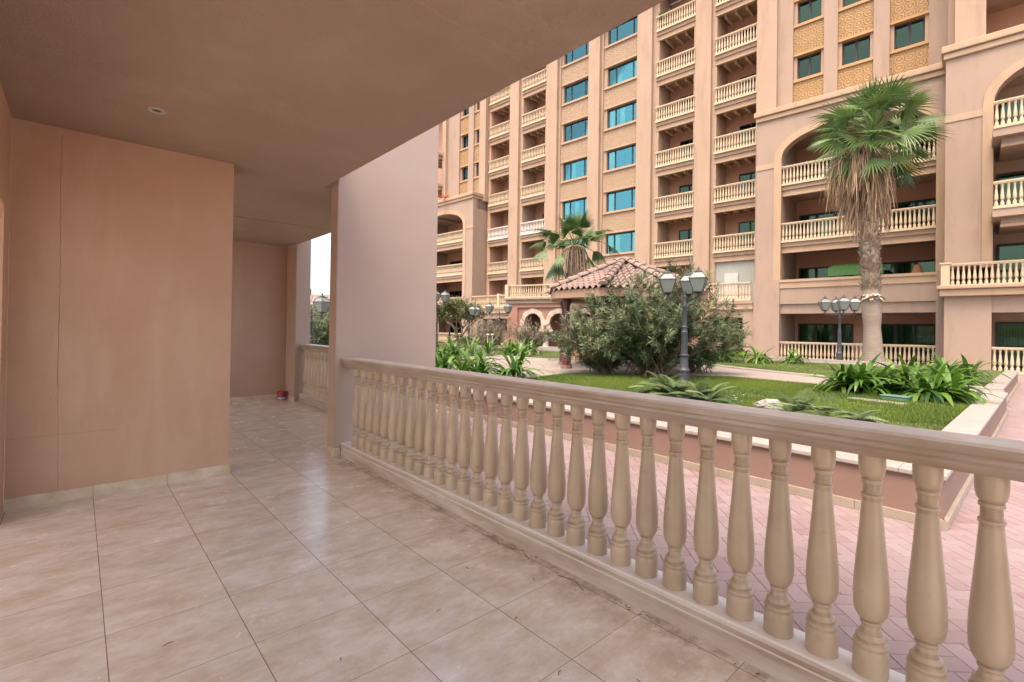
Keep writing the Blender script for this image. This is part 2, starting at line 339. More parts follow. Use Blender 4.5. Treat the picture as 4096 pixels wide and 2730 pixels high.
# skirting tiles
xs = [-.395, .115, .615, 1.107]
b = MB()
for i in range(3): b.box(xs[i] + .001, xs[i + 1] - .001, 5.249, 5.27, .0, .09)
b.box(1.097, 1.108, 5.25, 5.62, 0, .0895)
o = b.build('skirting', 'tskirt', TERR, bevel=.0015)
b = MB()
for x0, x1 in ((1.11, 1.6), (1.602, 2.1), (2.102, 2.6), (2.602, 3.04)): b.box(x0, x1, 10.018, 10.04, 0, .09)
b.box(3.037, 3.052, 9.47, 10.01, 0, .08); b.build('skirting', 'tskirt', TERR)
b = MB(); b.box(2.092, 2.165, 5.208, 5.224, 0, .095); b.box(2.092, 2.107, 5.224, 5.415, 0, .095); b.build('skirting', 'tskirt', TERR, bevel=.002)
# hairline crack in the wall
b = MB(); z = .1; x = -.100; pl = []
while z < 2.93:
    pl.append((x + random.uniform(-.003, .003), z)); z += random.uniform(.02, .05)
    x += random.uniform(-.0015, .0013)
for (xa, za), (xb, zb) in zip(pl, pl[1:]):
    w_ = .0011 if za > .9 else .0006
    b.add([(xa - w_, 5.2585, za), (xa + w_, 5.2585, za), (xb + w_, 5.2585, zb), (xb - w_, 5.2585, zb)], [(0, 1, 2, 3)])
b.build('crack', 'twig', TERR)
b = MB(); b.box(-.4, .27, 5.2586, 5.2594, .535, .5358); b.build('crack', 'twig', TERR)
# ceiling spotlight
b = MB(); b.lathe([(.058, 0), (.062, -.006), (.05, -.012), (.034, -.012), (.030, -.004)], .4, 4.33, 2.978, 32, cap=False)
o = b.build('downlight', 'white', TERR, smooth=True)
b = MB(); b.lathe([(.031, -.002), (.031, -.0035)], .4, 4.33, 2.978, 24); d2 = b.build('diffuser', 'col', o)
b = MB(); b.lathe([(.004, 0), (.004, .02), (.016, .022), (.018, .03), (.012, .036)], n=16); b.xf(Matrix.Translation((1.098, 5.6, 1.60)) @ Matrix.Rotation(PI / 2, 4, 'Y')); b.build('wall_knob', 'white', TERR, smooth=True)
# paint can
pc = empty('paint_can', 'dented red paint can with a blue and white label standing by the far skirting', 'paint can', (2.93, 9.86, 0))
b = MB(); b.lathe([(.078, 0), (.080, .004), (.080, .012), (.077, .015), (.077, .145), (.081, .150), (.081, .158), (.074, .158), (.074, .150)], n=32); b.build('can_body', 'redp' if 'redp' in MT else 'col', pc, smooth=False)
MT['redp'] = flat('red_can_paint', (.42, .03, .03), .35); MT['bluel'] = flat('blue_label', (.08, .06, .25), .4); MT['whl'] = flat('white_label', (.6, .5, .5), .4)
pc.children[0].data.materials[0] = MT['redp']
b = MB(); b.lathe([(.0785, .018), (.0785, .055)], n=32, cap=False); b.build('label_band', 'whl', pc)
b = MB(); b.lathe([(.0783, .055), (.0783, .085)], n=32, cap=False); b.build('label_band', 'bluel', pc)
b = MB(); b.tube([(.08 * math.cos(a), .0, .14 - .07 * math.sin(a)) if False else (.084 * math.cos(a), -.02 * math.sin(a), .14 - .06 * math.sin(a)) for a in np.linspace(0, PI, 12)], .002, 5); b.build('handle', 'iron', pc)
# dry litter on the floor
k = 0
for (x, y, l, a) in [(.30, 2.62, .045, .1), (.55, 1.93, .05, 0), (.40, 1.72, .03, .4), (.86, 2.02, .02, 1.2), (1.36, 2.05, .03, .2), (1.75, 2.3, .02, 2.), (1.95, 1.95, .03, .9), (1.5, 1.35, .03, .5), (1.72, 1.1, .025, 1.4), (1.2, 1.25, .025, -.3), (1.62, 1.75, .02, .3), (1.9, 2.7, .02, 1.)]:
    b = MB(); b.tube([(0, 0, .002), (l * .5, .003, .005), (l, -.002, .003)], [.0012, .0018, .0008], 5)
    o = b.build('dry_twig', 'twig'); o.location = (x, y, 0); o.rotation_euler = (0, 0, a); tag(o, 'tiny dry brown twig lying on the beige floor tiles', 'twig', 'dry twigs on the floor')
b = MB()
for i in range(90):
    y = random.uniform(.3, 4.6); x = 2.165 - abs(random.gauss(0, .035)) - .01; a = random.random() * 6; s = random.uniform(.003, .009)
    b.add([(x + s * math.cos(a + q) * (1.6 if q in (0, PI) else .5), y + s * math.sin(a + q) * (1.6 if q in (0, PI) else .5), .0025) for q in (0, PI / 2, PI, 3 * PI / 2)], [(0, 1, 2, 3)])
for (x, y) in [(2.1, 2.62), (2.11, 2.35), (2.09, 1.9)]:
    b.tube([(x, y, .004), (x + .03, y - .1, .008), (x - .01, y - .2, .004)], .002, 4)
b.build('leaf_litter', 'twig', kind='stuff', label='crumbs of dry leaf and dirt along the foot of the balustrade', cat='leaf litter')
# ---------------------------------------------------------------- courtyard ground
b = MB(); b.box(-400, 800, -400, 800, -1, -.112); b.build('ground', 'grout', kind='structure')
def herring(x0, x1, y0, y1, L=.2, W=.1, gap=.004, ang=0., jit=.0008):
    b = MB(); ca, sa = math.cos(ang), math.sin(ang); cx, cy = (x0 + x1) / 2, (y0 + y1) / 2; RR = math.hypot(x1 - x0, y1 - y0) / 2 + L
    n = int(RR / W) + 2
    for i in range(-n, n):
        for j in range(-n, n):
            m = (i - j) % 4
            if m == 0: u0, v0, u1, v1 = i * W, j * W, i * W + L, j * W + W
            elif m == 3: u0, v0, u1, v1 = i * W, j * W, i * W + W, j * W + L   # vertical brick
            else: continue
            mx, my = (u0 + u1) / 2, (v0 + v1) / 2; X = cx + mx * ca - my * sa; Y = cy + mx * sa + my * ca
            if not (x0 < X < x1 and y0 < Y < y1): continue
            vs = []
            for (u, v, zz) in ((u0 + gap, v0 + gap, 0), (u1 - gap, v0 + gap, 0), (u1 - gap, v1 - gap, 0), (u0 + gap, v1 - gap, 0)):
                vs.append((cx + u * ca - v * sa, cy + u * sa + v * ca, -.1 + random.uniform(-jit, jit)))
            g = .007; lo = []
            for (u, v) in ((u0 + gap - g, v0 + gap - g), (u1 - gap + g, v0 + gap - g), (u1 - gap + g, v1 - gap + g), (u0 + gap - g, v1 - gap + g)):
                lo.append((cx + u * ca - v * sa, cy + u * sa + v * ca, -.1125))
            b.add(vs + lo, [(0, 1, 2, 3), (4, 5, 1, 0), (5, 6, 2, 1), (6, 7, 3, 2), (7, 4, 0, 3)], random.random())
    return b
herring(2.35, 5.1, -1.5, 9.5, .21, .105, ang=PI / 4).build('paving', 'paver', kind='structure')
herring(5.1, 26, -4, .9, .21, .105, ang=PI / 4).build('paving', 'paver', kind='structure')
# ---------------------------------------------------------------- planters
def planter(label, walls, cope, skirt_):
    t = empty('planter', label, 'planter', (walls[0][0], walls[0][2], -.1), group='raised garden planters')
    off = t.location
    def mk(nm, boxes, m, bev=0):
        b = MB()
        for (x0, x1, y0, y1, z0, z1) in boxes: b.box(x0 - off.x, x1 - off.x, y0 - off.y, y1 - off.y, z0 - off.z, z1 - off.z)
        return b.build(nm, m, t, bevel=bev)
    mk('wall', walls, 'bed'); mk('coping', cope, 'cope', .008); mk('skirting', skirt_, 'skirt', .003)
    return t
def long_boxes(x0, x1, y0, y1, z0, z1, axis, step):
    out = []; a0, a1 = (y0, y1) if axis == 'y' else (x0, x1); a = a0
    while a < a1 - .01:
        e = min(a + step, a1); out.append((x0, x1, a + .001, e - .001, z0, z1) if axis == 'y' else (a + .001, e - .001, y0, y1, z0, z1)); a = e
    return out
planter('long low salmon planter with white coping bordering the pink paving just past the balustrade',
        [(5.07, 5.34, .55, 9.9, -.1, .291), (5.34, 13.3, .551, .8, -.1, .2912)],
        long_boxes(5.04, 5.37, .83, 9.9, .29, .332, 'y', .9) + long_boxes(5.04, 13.32, .53, .829, .29, .332, 'x', .9),
        long_boxes(5.05, 5.075, .53, 9.9, -.1, -.02, 'y', .6) + long_boxes(5.05, 13.32, .522, .56, -.1, -.02, 'x', .6))
planter('farther salmon planter with pale coping, past the gap in the raised garden at right',
        [(14.2, 14.45, .66, 3.4, -.1, .291), (14.45, 22.0, .661, .92, -.1, .2912)],
        long_boxes(14.17, 14.5, .93, 3.4, .29, .332, 'y', .9) + long_boxes(14.17, 22, .63, .929, .29, .332, 'x', .9),
        long_boxes(14.18, 14.21, .63, 3.4, -.1, -.02, 'y', .6) + long_boxes(14.18, 22, .62, .67, -.1, -.02, 'x', .6))
PATH = [(7.2, 7.85), (9.31, 8.24), (12.14, 5.36), (12.04, 3.2), (12.35, 2.0), (13.35, .6), (14.15, .6), (14.15, 3.4), (13.98, 3.85), (14.5, 5.5), (15.23, 6.87), (16.2, 8.6), (15.6, 10.9), (12.58, 11.85), (12.5, 13.5), (12.54, 16.5), (11.2, 17), (8.5, 12.5), (6.6, 9.6)]
def inpoly(x, y, P=PATH):
    c = False; n = len(P)
    for i in range(n):
        (x1, y1), (x2, y2) = P[i], P[(i + 1) % n]
        if (y1 > y) != (y2 > y) and x < (x2 - x1) * (y - y1) / (y2 - y1) + x1: c = not c
    return c
b = MB(); b.box(5.34, 13.3, .8, 34, -.1, .285); b.box(13.3, 14.2, 3.0, 34, -.1, .285); b.box(14.2, 22.3, .9, 34, -.1, .2851); b.build('lawn', 'lawn', kind='structure')
def path_obj():
    m, t, p = mat('path_slabs'); g = geo(t)
    br = N(t, 'ShaderNodeTexBrick'); br.inputs['Scale'].default_value = 1; br.inputs['Brick Width'].default_value = .6; br.inputs['Row Height'].default_value = .3
    br.inputs['Mortar Size'].default_value = .006; br.inputs['Color1'].default_value = (.25, .215, .19, 1); br.inputs['Color2'].default_value = (.29, .25, .225, 1); br.inputs['Mortar'].default_value = (.20, .16, .135, 1)
    t.links.new(g, br.inputs[0]); t.links.new(mix(t, ramp(t, noise(t, 1.2, 5), .4, .7, 0, .4), br.outputs[0], (.245, .205, .175)), p.inputs['Base Color']); p.inputs['Roughness'].default_value = .7
    MT['pathslab'] = m
    b = MB(); b.prism(PATH, .2, .300); return b.build('path', 'pathslab', kind='structure')
path_obj()
def kerb(pts, name='kerb', wd=.16, h=.06, z=.295, label=None):
    b = MB()
    for (a, c) in zip(pts, pts[1:]):
        a = Vector((*a, 0)); c = Vector((*c, 0)); d = (c - a).normalized(); n = Vector((-d.y, d.x, 0)) * wd / 2
        q = [a - n, c - n, c + n, a + n]; b.prism([(p.x, p.y) for p in q], z - .1, z + h)
    o = b.build(name, 'cope', bevel=.006); tag(o, kind='structure'); return o
kerb([(13.98, 3.7), (14.35, 5.0), (14.8, 6.1), (15.35, 7.1), (16.3, 8.8)]); kerb([(15.6, 11.0), (12.6, 11.95), (12.55, 13.5), (12.6, 16.6)])
kerb([(20.8, 3.6), (20.8, 7.9)], h=.05); kerb([(21.3, 3.6), (21.3, 7.9)], h=.12)
kerb([(14.6, 20.4), (17.5, 17.9), (18.6, 16.6)], h=.1); kerb([(16.0, 21.6), (18.4, 19.6), (19.6, 18.0)], h=.16)
def grass(name, boxes, n, h0=.02, h1=.045, w=.006, seed=1, excl=None, z=.285):
    r = np.random.default_rng(seed); xs_, ys_ = [], []
    for (x0, x1, y0, y1, frac) in boxes:
        k = int(n * frac); xs_.append(r.uniform(x0, x1, k)); ys_.append(r.uniform(y0, y1, k))
    x = np.concatenate(xs_); y = np.concatenate(ys_)
    keep = np.array([not inpoly(a, c) for a, c in zip(x, y)])
    # bare patches
    q = np.sin(x * 1.7 + 1.3 * np.sin(y * 1.1)) * np.sin(y * 1.9 + np.sin(x * 2.3)); keep &= ~((q > .70) & (r.random(len(x)) < .8))
    x = x[keep]; y = y[keep]; n = len(x)
    a = r.uniform(0, 2 * PI, n); h = r.uniform(h0, h1, n); l = r.normal(0, .35, (n, 2)) * h[:, None]
    v = np.zeros((n, 3, 3)); dx = np.cos(a) * w / 2; dy = np.sin(a) * w / 2
    v[:, 0] = np.stack([x - dx, y - dy, np.full(n, z - .003)], 1); v[:, 1] = np.stack([x + dx, y + dy, np.full(n, z - .003)], 1); v[:, 2] = np.stack([x + l[:, 0], y + l[:, 1], z + h], 1)
    me = bpy.data.meshes.new(name); me.vertices.add(3 * n); me.vertices.foreach_set('co', v.ravel()); me.loops.add(3 * n); me.loops.foreach_set('vertex_index', np.arange(3 * n, dtype=np.int32))
    me.polygons.add(n); me.polygons.foreach_set('loop_start', np.arange(0, 3 * n, 3, dtype=np.int32)); me.polygons.foreach_set('loop_total', np.full(n, 3, dtype=np.int32)); me.update()
    at = me.attributes.new('tint', 'FLOAT', 'FACE'); tt = np.clip(.48 + .34 * np.sin(x * 1.3) * np.sin(y * 1.6 + 1) + r.normal(0, .22, n), 0, 1); at.data.foreach_set('value', tt.astype(np.float32))
    me.materials.append(MT['grass']); o = bpy.data.objects.new(name, me); C.objects.link(o); return o
tag(grass('grass', [(5.38, 12.2, .84, 8.3, .86), (13.4, 20.6, 3, 12, .10), (9, 18, 11, 20, .04)], 300000, .025, .06, .012), 'short bright green grass of the raised lawns', 'grass', kind='stuff')
# ---------------------------------------------------------------- leaf generators
def blade(b, base, dirv, up, L, W, droop, seg=4, fold=0, tint=.5, tw=0., narrow=.35):
    """strap leaf: starts at base along dirv, bends down"""
    p = Vector(base); d = Vector(dirv).normalized(); side = d.cross(Vector(up)).normalized()
    if side.length < .1: side = Vector((1, 0, 0))
    vs = []; st = L / seg
    for i in range(seg + 1):
        u = i / seg; wd = W * (narrow + (1 - narrow) * min(1, u * 3.2)) * (1 - max(0, (u - .55) / .45) ** 1.6)
        s2 = side * wd / 2
        vs += [tuple(p - s2), tuple(p + s2)]
        d = (d + Vector((0, 0, -droop / seg * (1 + u)))).normalized(); side = (side + Vector((0, 0, tw / seg))).normalized(); p = p + d * st
    b.add(vs, [(2 * i, 2 * i + 1, 2 * i + 3, 2 * i + 2) for i in range(seg)], tint)
def lily(x, y, z, n=26, L=.8, W=.085, name='lily_plant', label='', group=None, flowers=False, heads=1, spread=.2, cream=False):
    t = empty(name, label, 'plant', (x, y, z), group=group); b = MB()
    n = int(n * 1.6)
    for hd in range(heads):
        hx, hy = (random.gauss(0, spread), random.gauss(0, spread)) if heads > 1 else (0, 0)
        for i in range(n):
            a = random.random() * 2 * PI; el = random.uniform(.30, 1.35); l = L * random.uniform(.65, 1.15)
            d = (math.cos(a) * math.cos(el), math.sin(a) * math.cos(el), math.sin(el))
            blade(b, (hx + d[0] * .03, hy + d[1] * .03, .10), d, (0, 0, 1), l, W * random.uniform(.7, 1.15), random.uniform(.7, 1.9), 6, tint=min(1, max(0, random.gauss(.45, .28))), tw=random.uniform(-.5, .5))
    b.build('leaves', 'lily', t, smooth=True)
    b = MB()
    for hd in range(max(1, heads // 2)): b.lathe([(.05, 0), (.055, .05), (.04, .13), (.02, .17)], random.gauss(0, spread * .6), random.gauss(0, spread * .6), 0, 10)
    b.build('stem', 'bulb', t, smooth=True)
    if cream:
        b = MB()
        for k in range(2):
            bx = .25 * k; b.tube([(bx, 0, .2), (bx + .02, 0, .9)], .012, 5)
            for i in range(14):
                a = i * .9; blade(b, (bx + .02, 0, .9), (math.cos(a), math.sin(a), .5), (0, 0, 1), .12, .03, 1.6, 3)
        b.build('flowers', 'petal', t)
    return t
def shrub(name, label, cat, x, y, z, rad, H, stems, shoots, lm, leafL=.12, leafW=.018, whorls=9, group=None, lean=(0, 0), dead=0, seed=3, spread=.9, open_=1., stemm='bark', per=4):
    rnd = random.Random(seed); t = empty(name, label, cat, (x, y, z), group=group); sb = MB(); lb = MB(); db = MB()
    for s in range(stems):
        a = rnd.random() * 2 * PI; rr = rad * math.sqrt(rnd.random()) * spread; tx, ty = rr * math.cos(a) + lean[0], rr * math.sin(a) + lean[1]
        tz = H * (.42 + .66 * rnd.random()) * math.sqrt(max(.12, 1 - (rr / (rad * 1.15)) ** 2)) * open_
        bx, by = rnd.gauss(0, rad * .12), rnd.gauss(0, rad * .12)
        mid = Vector((bx + (tx - bx) * .35, by + (ty - by) * .35, tz * .55)); tip = Vector((tx, ty, tz)); pts = []
        for i in range(7):
            u = i / 6; p = Vector((bx, by, 0)) * (1 - u) ** 2 + mid * 2 * u * (1 - u) + tip * u * u; pts.append(p)
        sb.tube([tuple(p) for p in pts], [.014 - .0016 * i for i in range(7)], 5, tint=.3)
        for q in range(shoots):
            u = .12 + .88 * (q + rnd.random()) / shoots; k = min(5, int(u * 6)); f = u * 6 - k; p0 = pts[k] * (1 - f) + pts[k + 1] * f
            out = Vector((p0.x, p0.y, 0)); out = out.normalized() if out.length > .05 else Vector((1, 0, 0))
            d = (out * rnd.uniform(.1, .9) + Vector((rnd.gauss(0, .5), rnd.gauss(0, .5), rnd.uniform(.5, 1.3)))).normalized()
            Ls = rnd.uniform(.25, .72) * (H / 2.2) ** .5; p1 = p0 + d * Ls; sb.tube([tuple(p0), tuple(p1)], [.006, .003], 4, tint=.3)
            isd = rnd.random() < dead; tb_ = db if isd else lb; base_t = rnd.uniform(0, 1)
            for wI in range(whorls):
                v = (wI + .5) / whorls; pp = p0 + d * Ls * (.25 + .75 * v)
                for r3 in range(per):
                    a2 = rnd.random() * 2 * PI; e = d.orthogonal().normalized(); e = Matrix.Rotation(a2, 3, d) @ e
                    ld = (e * rnd.uniform(.6, 1.1) + d * rnd.uniform(.5, 1.1)).normalized()
                    blade(tb_, pp, ld, d, leafL * rnd.uniform(.7, 1.15), leafW, rnd.uniform(.0, .7), 2, tint=min(1, max(0, base_t * .6 + rnd.uniform(-.1, .5))), narrow=.4)
    sb.build('stem', stemm, t); lb.build('leaves', lm, t)
    if db.f: db.build('dead_leaves', 'dead', t)
    return t
# ---------------------------------------------------------------- planting
GL = 'strap leaved lilies in the planters'
for (x, y, hd, n, L, lab) in [
    (6.35, 9.35, 3, 16, .80, 'bushy green strap leaved lily nearest the right edge of the pale fin wall'),
    (6.9, 8.55, 3, 16, .85, 'sprawling lily just over the handrail, right of the clump nearest the fin wall'),
    (7.15, 7.95, 3, 15, .95, 'lily with one long upright leaf, last of the row before the pale path'),
    (6.15, 8.6, 2, 15, .7, 'low lily tucked against the handrail left of the pale path'),
    (9.8, 14.2, 4, 18, .9, 'dark green lily behind the first clumps, left by the lamp post base'),
    (8.9, 13.0, 3, 16, .85, 'lily clump between the lamp post base and the front lilies'),]:
    lily(x, y, .29, n, L, heads=hd, spread=.22, label=lab, group=GL)
lily(12.9, 15.9, .29, 18, 1.0, heads=5, spread=.55, label='wide lily mound with two cream flower heads before the grey shrubs', group=GL, cream=True)
lily(14.4, 15.2, .29, 16, .9, heads=4, spread=.5, label='wide lily mound without flowers ending at the path kerb', group=GL)
for (x, y, hd, n, L, lab) in [
    (11.2, 2.75, 3, 20, .8, 'large lily, leftmost of the right hand clumps, in front of the palm trunk'),
    (11.3, 2.15, 3, 20, .8, 'lily with a thick pale stem behind the green valve box'),
    (10.9, 1.6, 2, 20, .8, 'lily with long leaves hanging over the lawn, right of the green valve box'),
    (11.6, 2.45, 3, 18, .75, 'dense lily filling the middle of the right hand bed behind the green box'),
    (11.3, 1.25, 2, 18, .7, 'low lily at the lawn corner just inside the wide coping'),
    (12.0, 1.7, 3, 18, .8, 'lily behind the corner clump at the end of the first planter'),
    (15.0, 1.75, 3, 18, .85, 'lily in the farther planter behind the gap'),
    (16.0, 1.35, 3, 18, .85, 'lily with a tall bent leaf near the inner edge of the farther planter'),
    (18.3, 7.6, 4, 16, .9, 'lily clump left of the far curved lawn, beside the big oleander'),
    (19.3, 7.0, 4, 16, .85, 'lily clump with dried lower leaves in front of the far ground floor balustrade')]:
    lily(x, y, .29, n, L, heads=hd, spread=.2 if hd < 4 else .4, label=lab, group=GL)
shrub('oleander_bush', 'huge unruly dark green oleander bush growing in front of the gazebo', 'bush', 10.68, 6.62, .285, 1.8, 2.45, 105, 10, 'ole', .17, .023, 9, seed=5, dead=.05)
shrub('oleander_bush', 'lower sprawling oleander reaching left under the gazebo roof', 'bush', 10.0, 7.55, .285, 1.15, 1.45, 46, 8, 'ole', .17, .023, 8, seed=8, lean=(-.25, .35), dead=.04)
shrub('oleander_bush', 'sparse grey green oleander at the right side of the big bush', 'bush', 12.5, 6.4, .285, 1.25, 2.1, 40, 9, 'ole', .17, .022, 8, seed=9)
shrub('dry_shrub', 'wide grey half dry shrub in front of the shaded terrace opening', 'shrub', 15.6, 19.0, .285, 1.5, 1.9, 46, 7, 'greysh', .13, .02, 6, group='grey dry shrubs', seed=12)
shrub('dry_shrub', 'grey brown twiggy shrub in front of the left arch', 'shrub', 16.6, 17.0, .285, 1.3, 1.55, 44, 7, 'greysh', .12, .018, 5, group='grey dry shrubs', seed=13)
shrub('garden_shrub', 'green and grey shrub standing behind the gazebo posts', 'shrub', 15.8, 12.8, .285, 1.3, 1.9, 40, 7, 'greysh', .13, .02, 7, seed=14)
shrub('garden_shrub', 'pale green shrub seen through the far opening beside the dark post', 'shrub', 6.9, 18.6, -.1, 1.2, 2.4, 34, 8, 'ole', .2, .028, 7, seed=15)
shrub('garden_shrub', 'small rounded clipped green shrub at the foot of the salmon pier', 'shrub', 22.0, 9.7, .285, .6, 1.5, 34, 8, 'tree', .09, .03, 7, seed=16)
def cycad(name, label, x, y, z, n=14, L=.6, m='cyc', trunk=0, trunk_r=.14, group=None, seed=2, flat_=.5):
    rnd = random.Random(seed); t = empty(name, label, 'cycad', (x, y, z), group=group); b = MB()
    for i in range(n):
        a = i * 2.4 + rnd.random() * .4; el = rnd.uniform(.25, 1.2) * flat_ * 2; d = Vector((math.cos(a) * math.cos(el), math.sin(a) * math.cos(el), math.sin(el))); p = Vector((0, 0, trunk)); l = L * rnd.uniform(.8, 1.1); st = l / 20; tn = rnd.uniform(.1, .9)
        for k in range(20):
            p = p + d * st; d = (d + Vector((0, 0, -.07))).normalized()
            if k < 2: continue
            side = d.cross(Vector((0, 0, 1))).normalized(); lw = l * .24 * math.sin(PI * (k + 1.5) / 22)
            for s in (-1, 1): blade(b, p, (side * s + d * .55 + Vector((0, 0, .12))), (0, 0, 1), lw, .042, .3, 2, tint=tn, narrow=1)
    b.build('fronds', m, t)
    if trunk:
        b = MB(); pr = []
        for k in range(int(trunk / .04) + 1): pr += [(trunk_r * (1 + .12 * (k % 2)), k * .04)]
        b.lathe(pr + [(trunk_r * .5, trunk + .05)], n=12); b.build('trunk', 'bark', t)
    return t
GC = 'young cycads along the front of the lawn'
for i, (x, y, L, lab) in enumerate([(7.55, 4.55, .42, 'low yellow green cycad just over the handrail, below the lamp post'), (7.3, 4.15, .48, 'dark cycad between the lamp post and the blue grey fronds'), (7.0, 3.85, .5, 'cycad with blue grey fronds over the handrail'), (7.0, 3.45, .45, 'cycad with upright dark fan beside the pink flowers'),
    (6.9, 2.15, .42, 'small low cycad right of the white coral rock'), (6.6, 1.75, .45, 'cycad with one upright grey frond behind the handrail'), (6.35, 1.5, .4, 'yellowing cycad, farthest right along the handrail')]):
    cycad('cycad', lab, x, y, .285, 26, L * 1.35, group=GC, seed=20 + i)
cycad('sago_palm', 'small sago palm with a stout dark trunk left of the grey shrubs', 16.4, 22.3, .285, 26, .95, 'ole', .5, .18, seed=40, flat_=.35)
# pink flowers
t = empty('flowering_plant', 'little plant with pale pink flowers between the cycads and the coral rock', 'plant', (7.25, 3.1, .285)); b = MB(); fb = MB()
for i in range(60):
    a = random.random() * 6.3; r_ = random.random() * .22; blade(b, (r_ * math.cos(a), r_ * math.sin(a), random.uniform(.0, .16)), (math.cos(a), math.sin(a), 1), (0, 0, 1), .07, .03, .8, 2, tint=random.random() * .5)
for i in range(9):
    a = random.random() * 6.3; r_ = random.random() * .2; zc_ = random.uniform(.1, .2)
    for k in range(5): blade(fb, (r_ * math.cos(a), r_ * math.sin(a), zc_), (math.cos(k * 1.256), math.sin(k * 1.256), .35), (0, 0, 1), .025, .02, .3, 2, tint=random.random())
b.build('leaves', 'lily', t); fb.build('flowers', 'flower', t)
# coral rock
def rock():
    import bmesh
    bm = bmesh.new(); bmesh.ops.create_icosphere(bm, subdivisions=5, radius=1)
    from mathutils import noise as nz
    for v in bm.verts:
        p = v.co.copy(); d = 1 + .16 * nz.noise(p * 1.7) + .05 * nz.noise(p * 5)
        c = nz.cell(p * 7) if False else 0
        h = nz.noise(p * 11); d -= .09 if h > .28 and p.y < .3 else 0
        v.co = Vector((p.x * .20, p.y * .15, p.z * .12)) * d
    me = bpy.data.meshes.new('coral_rock'); bm.to_mesh(me); bm.free(); me.materials.append(MT['coral'])
    o = bpy.data.objects.new('coral_rock', me); C.objects.link(o); o.location = (7.5, 2.72, .34); o.rotation_euler = (0, 0, -.9)
    return tag(o, 'rounded white coral rock with dark holes lying on the lawn behind the handrail', 'rock')
MT['coral'] = stone('coral', (.25, .24, .22), (.33, .32, .30), (.05, .04, .03), .9, 1.0); rock()
t = empty('valve_box', 'green plastic irrigation valve box set in the lawn before the lilies', 'valve box', (10.45, 1.75, .285), R(-8))
MT['vgreen'] = flat('valve_green', (.10, .20, .15), .6)
b = MB(); b.box(-.12, .12, -.19, .19, 0, .07); b.build('box_body', 'vgreen', t, bevel=.01); b = MB(); b.box(-.13, .13, -.20, .20, .0705, .09); b.build('lid', 'vgreen', t, bevel=.008)
o = MB().box(-.12, .12, -.4, .4, 0, .03).build('stone_slab', 'cope', bevel=.006); o.location = (9.95, 1.92, .285); o.rotation_euler = (0, 0, -.15); tag(o, 'flat white stone slab lying on the grass in front of the green box', 'stone slab')
b = MB(); b.tube([(8.0, 5.6, .30), (8.3, 5.0, .31), (8.6, 4.6, .315), (8.6, 4.3, .30), (8.9, 3.9, .30)], .008, 5); b.build('irrigation_hose', 'black', label='thin black irrigation hose curving over the lawn', cat='hose')
# ---------------------------------------------------------------- small tree by the left wing
def small_tree():
    rnd = random.Random(4); t = empty('small_tree', 'small gnarled tree with pale forking branches in front of the left arched wing', 'tree', (17.9, 25.0, .25)); sb = MB(); lb = MB()
    def branch(p, d, L, r, lev):
        pts = [p]; q = p.copy(); dd = d.copy()
        for i in range(4):
            dd = (dd + Vector((rnd.gauss(0, .18), rnd.gauss(0, .18), rnd.gauss(.05, .1)))).normalized(); q = q + dd * L / 4; pts.append(q.copy())
        sb.tube([tuple(a) for a in pts], [r * (1 - .12 * i) for i in range(5)], 6, tint=.3)
        if lev == 0 or lev == 1:
            for k in range(16 if lev == 0 else 6):
                c = pts[-1] + Vector((rnd.gauss(0, .16), rnd.gauss(0, .16), rnd.gauss(.05, .13)))
                tn = rnd.random()
                for j in range(9):
                    e = Vector((rnd.gauss(0, 1), rnd.gauss(0, 1), rnd.gauss(.2, .8))).normalized(); blade(lb, c, e, (0, 0, 1), .12, .045, .5, 2, tint=min(1, max(0, tn + rnd.gauss(0, .2))))
        if lev > 0:
            for k in range(3):
                nd = (dd + Vector((rnd.gauss(0, .75), rnd.gauss(0, .75), rnd.uniform(-.1, .5)))).normalized(); branch(pts[-1], nd, L * .72, r * .62, lev - 1)
    for a in (0.2, 2.0, 3.6, 5.2): branch(Vector((0, 0, 0)), Vector((math.cos(a) * .6, math.sin(a) * .6, 1)).normalized(), 1.15, .075, 3)
    sb.build('trunk', 'bark', t); lb.build('crown', 'tree', t)
small_tree()
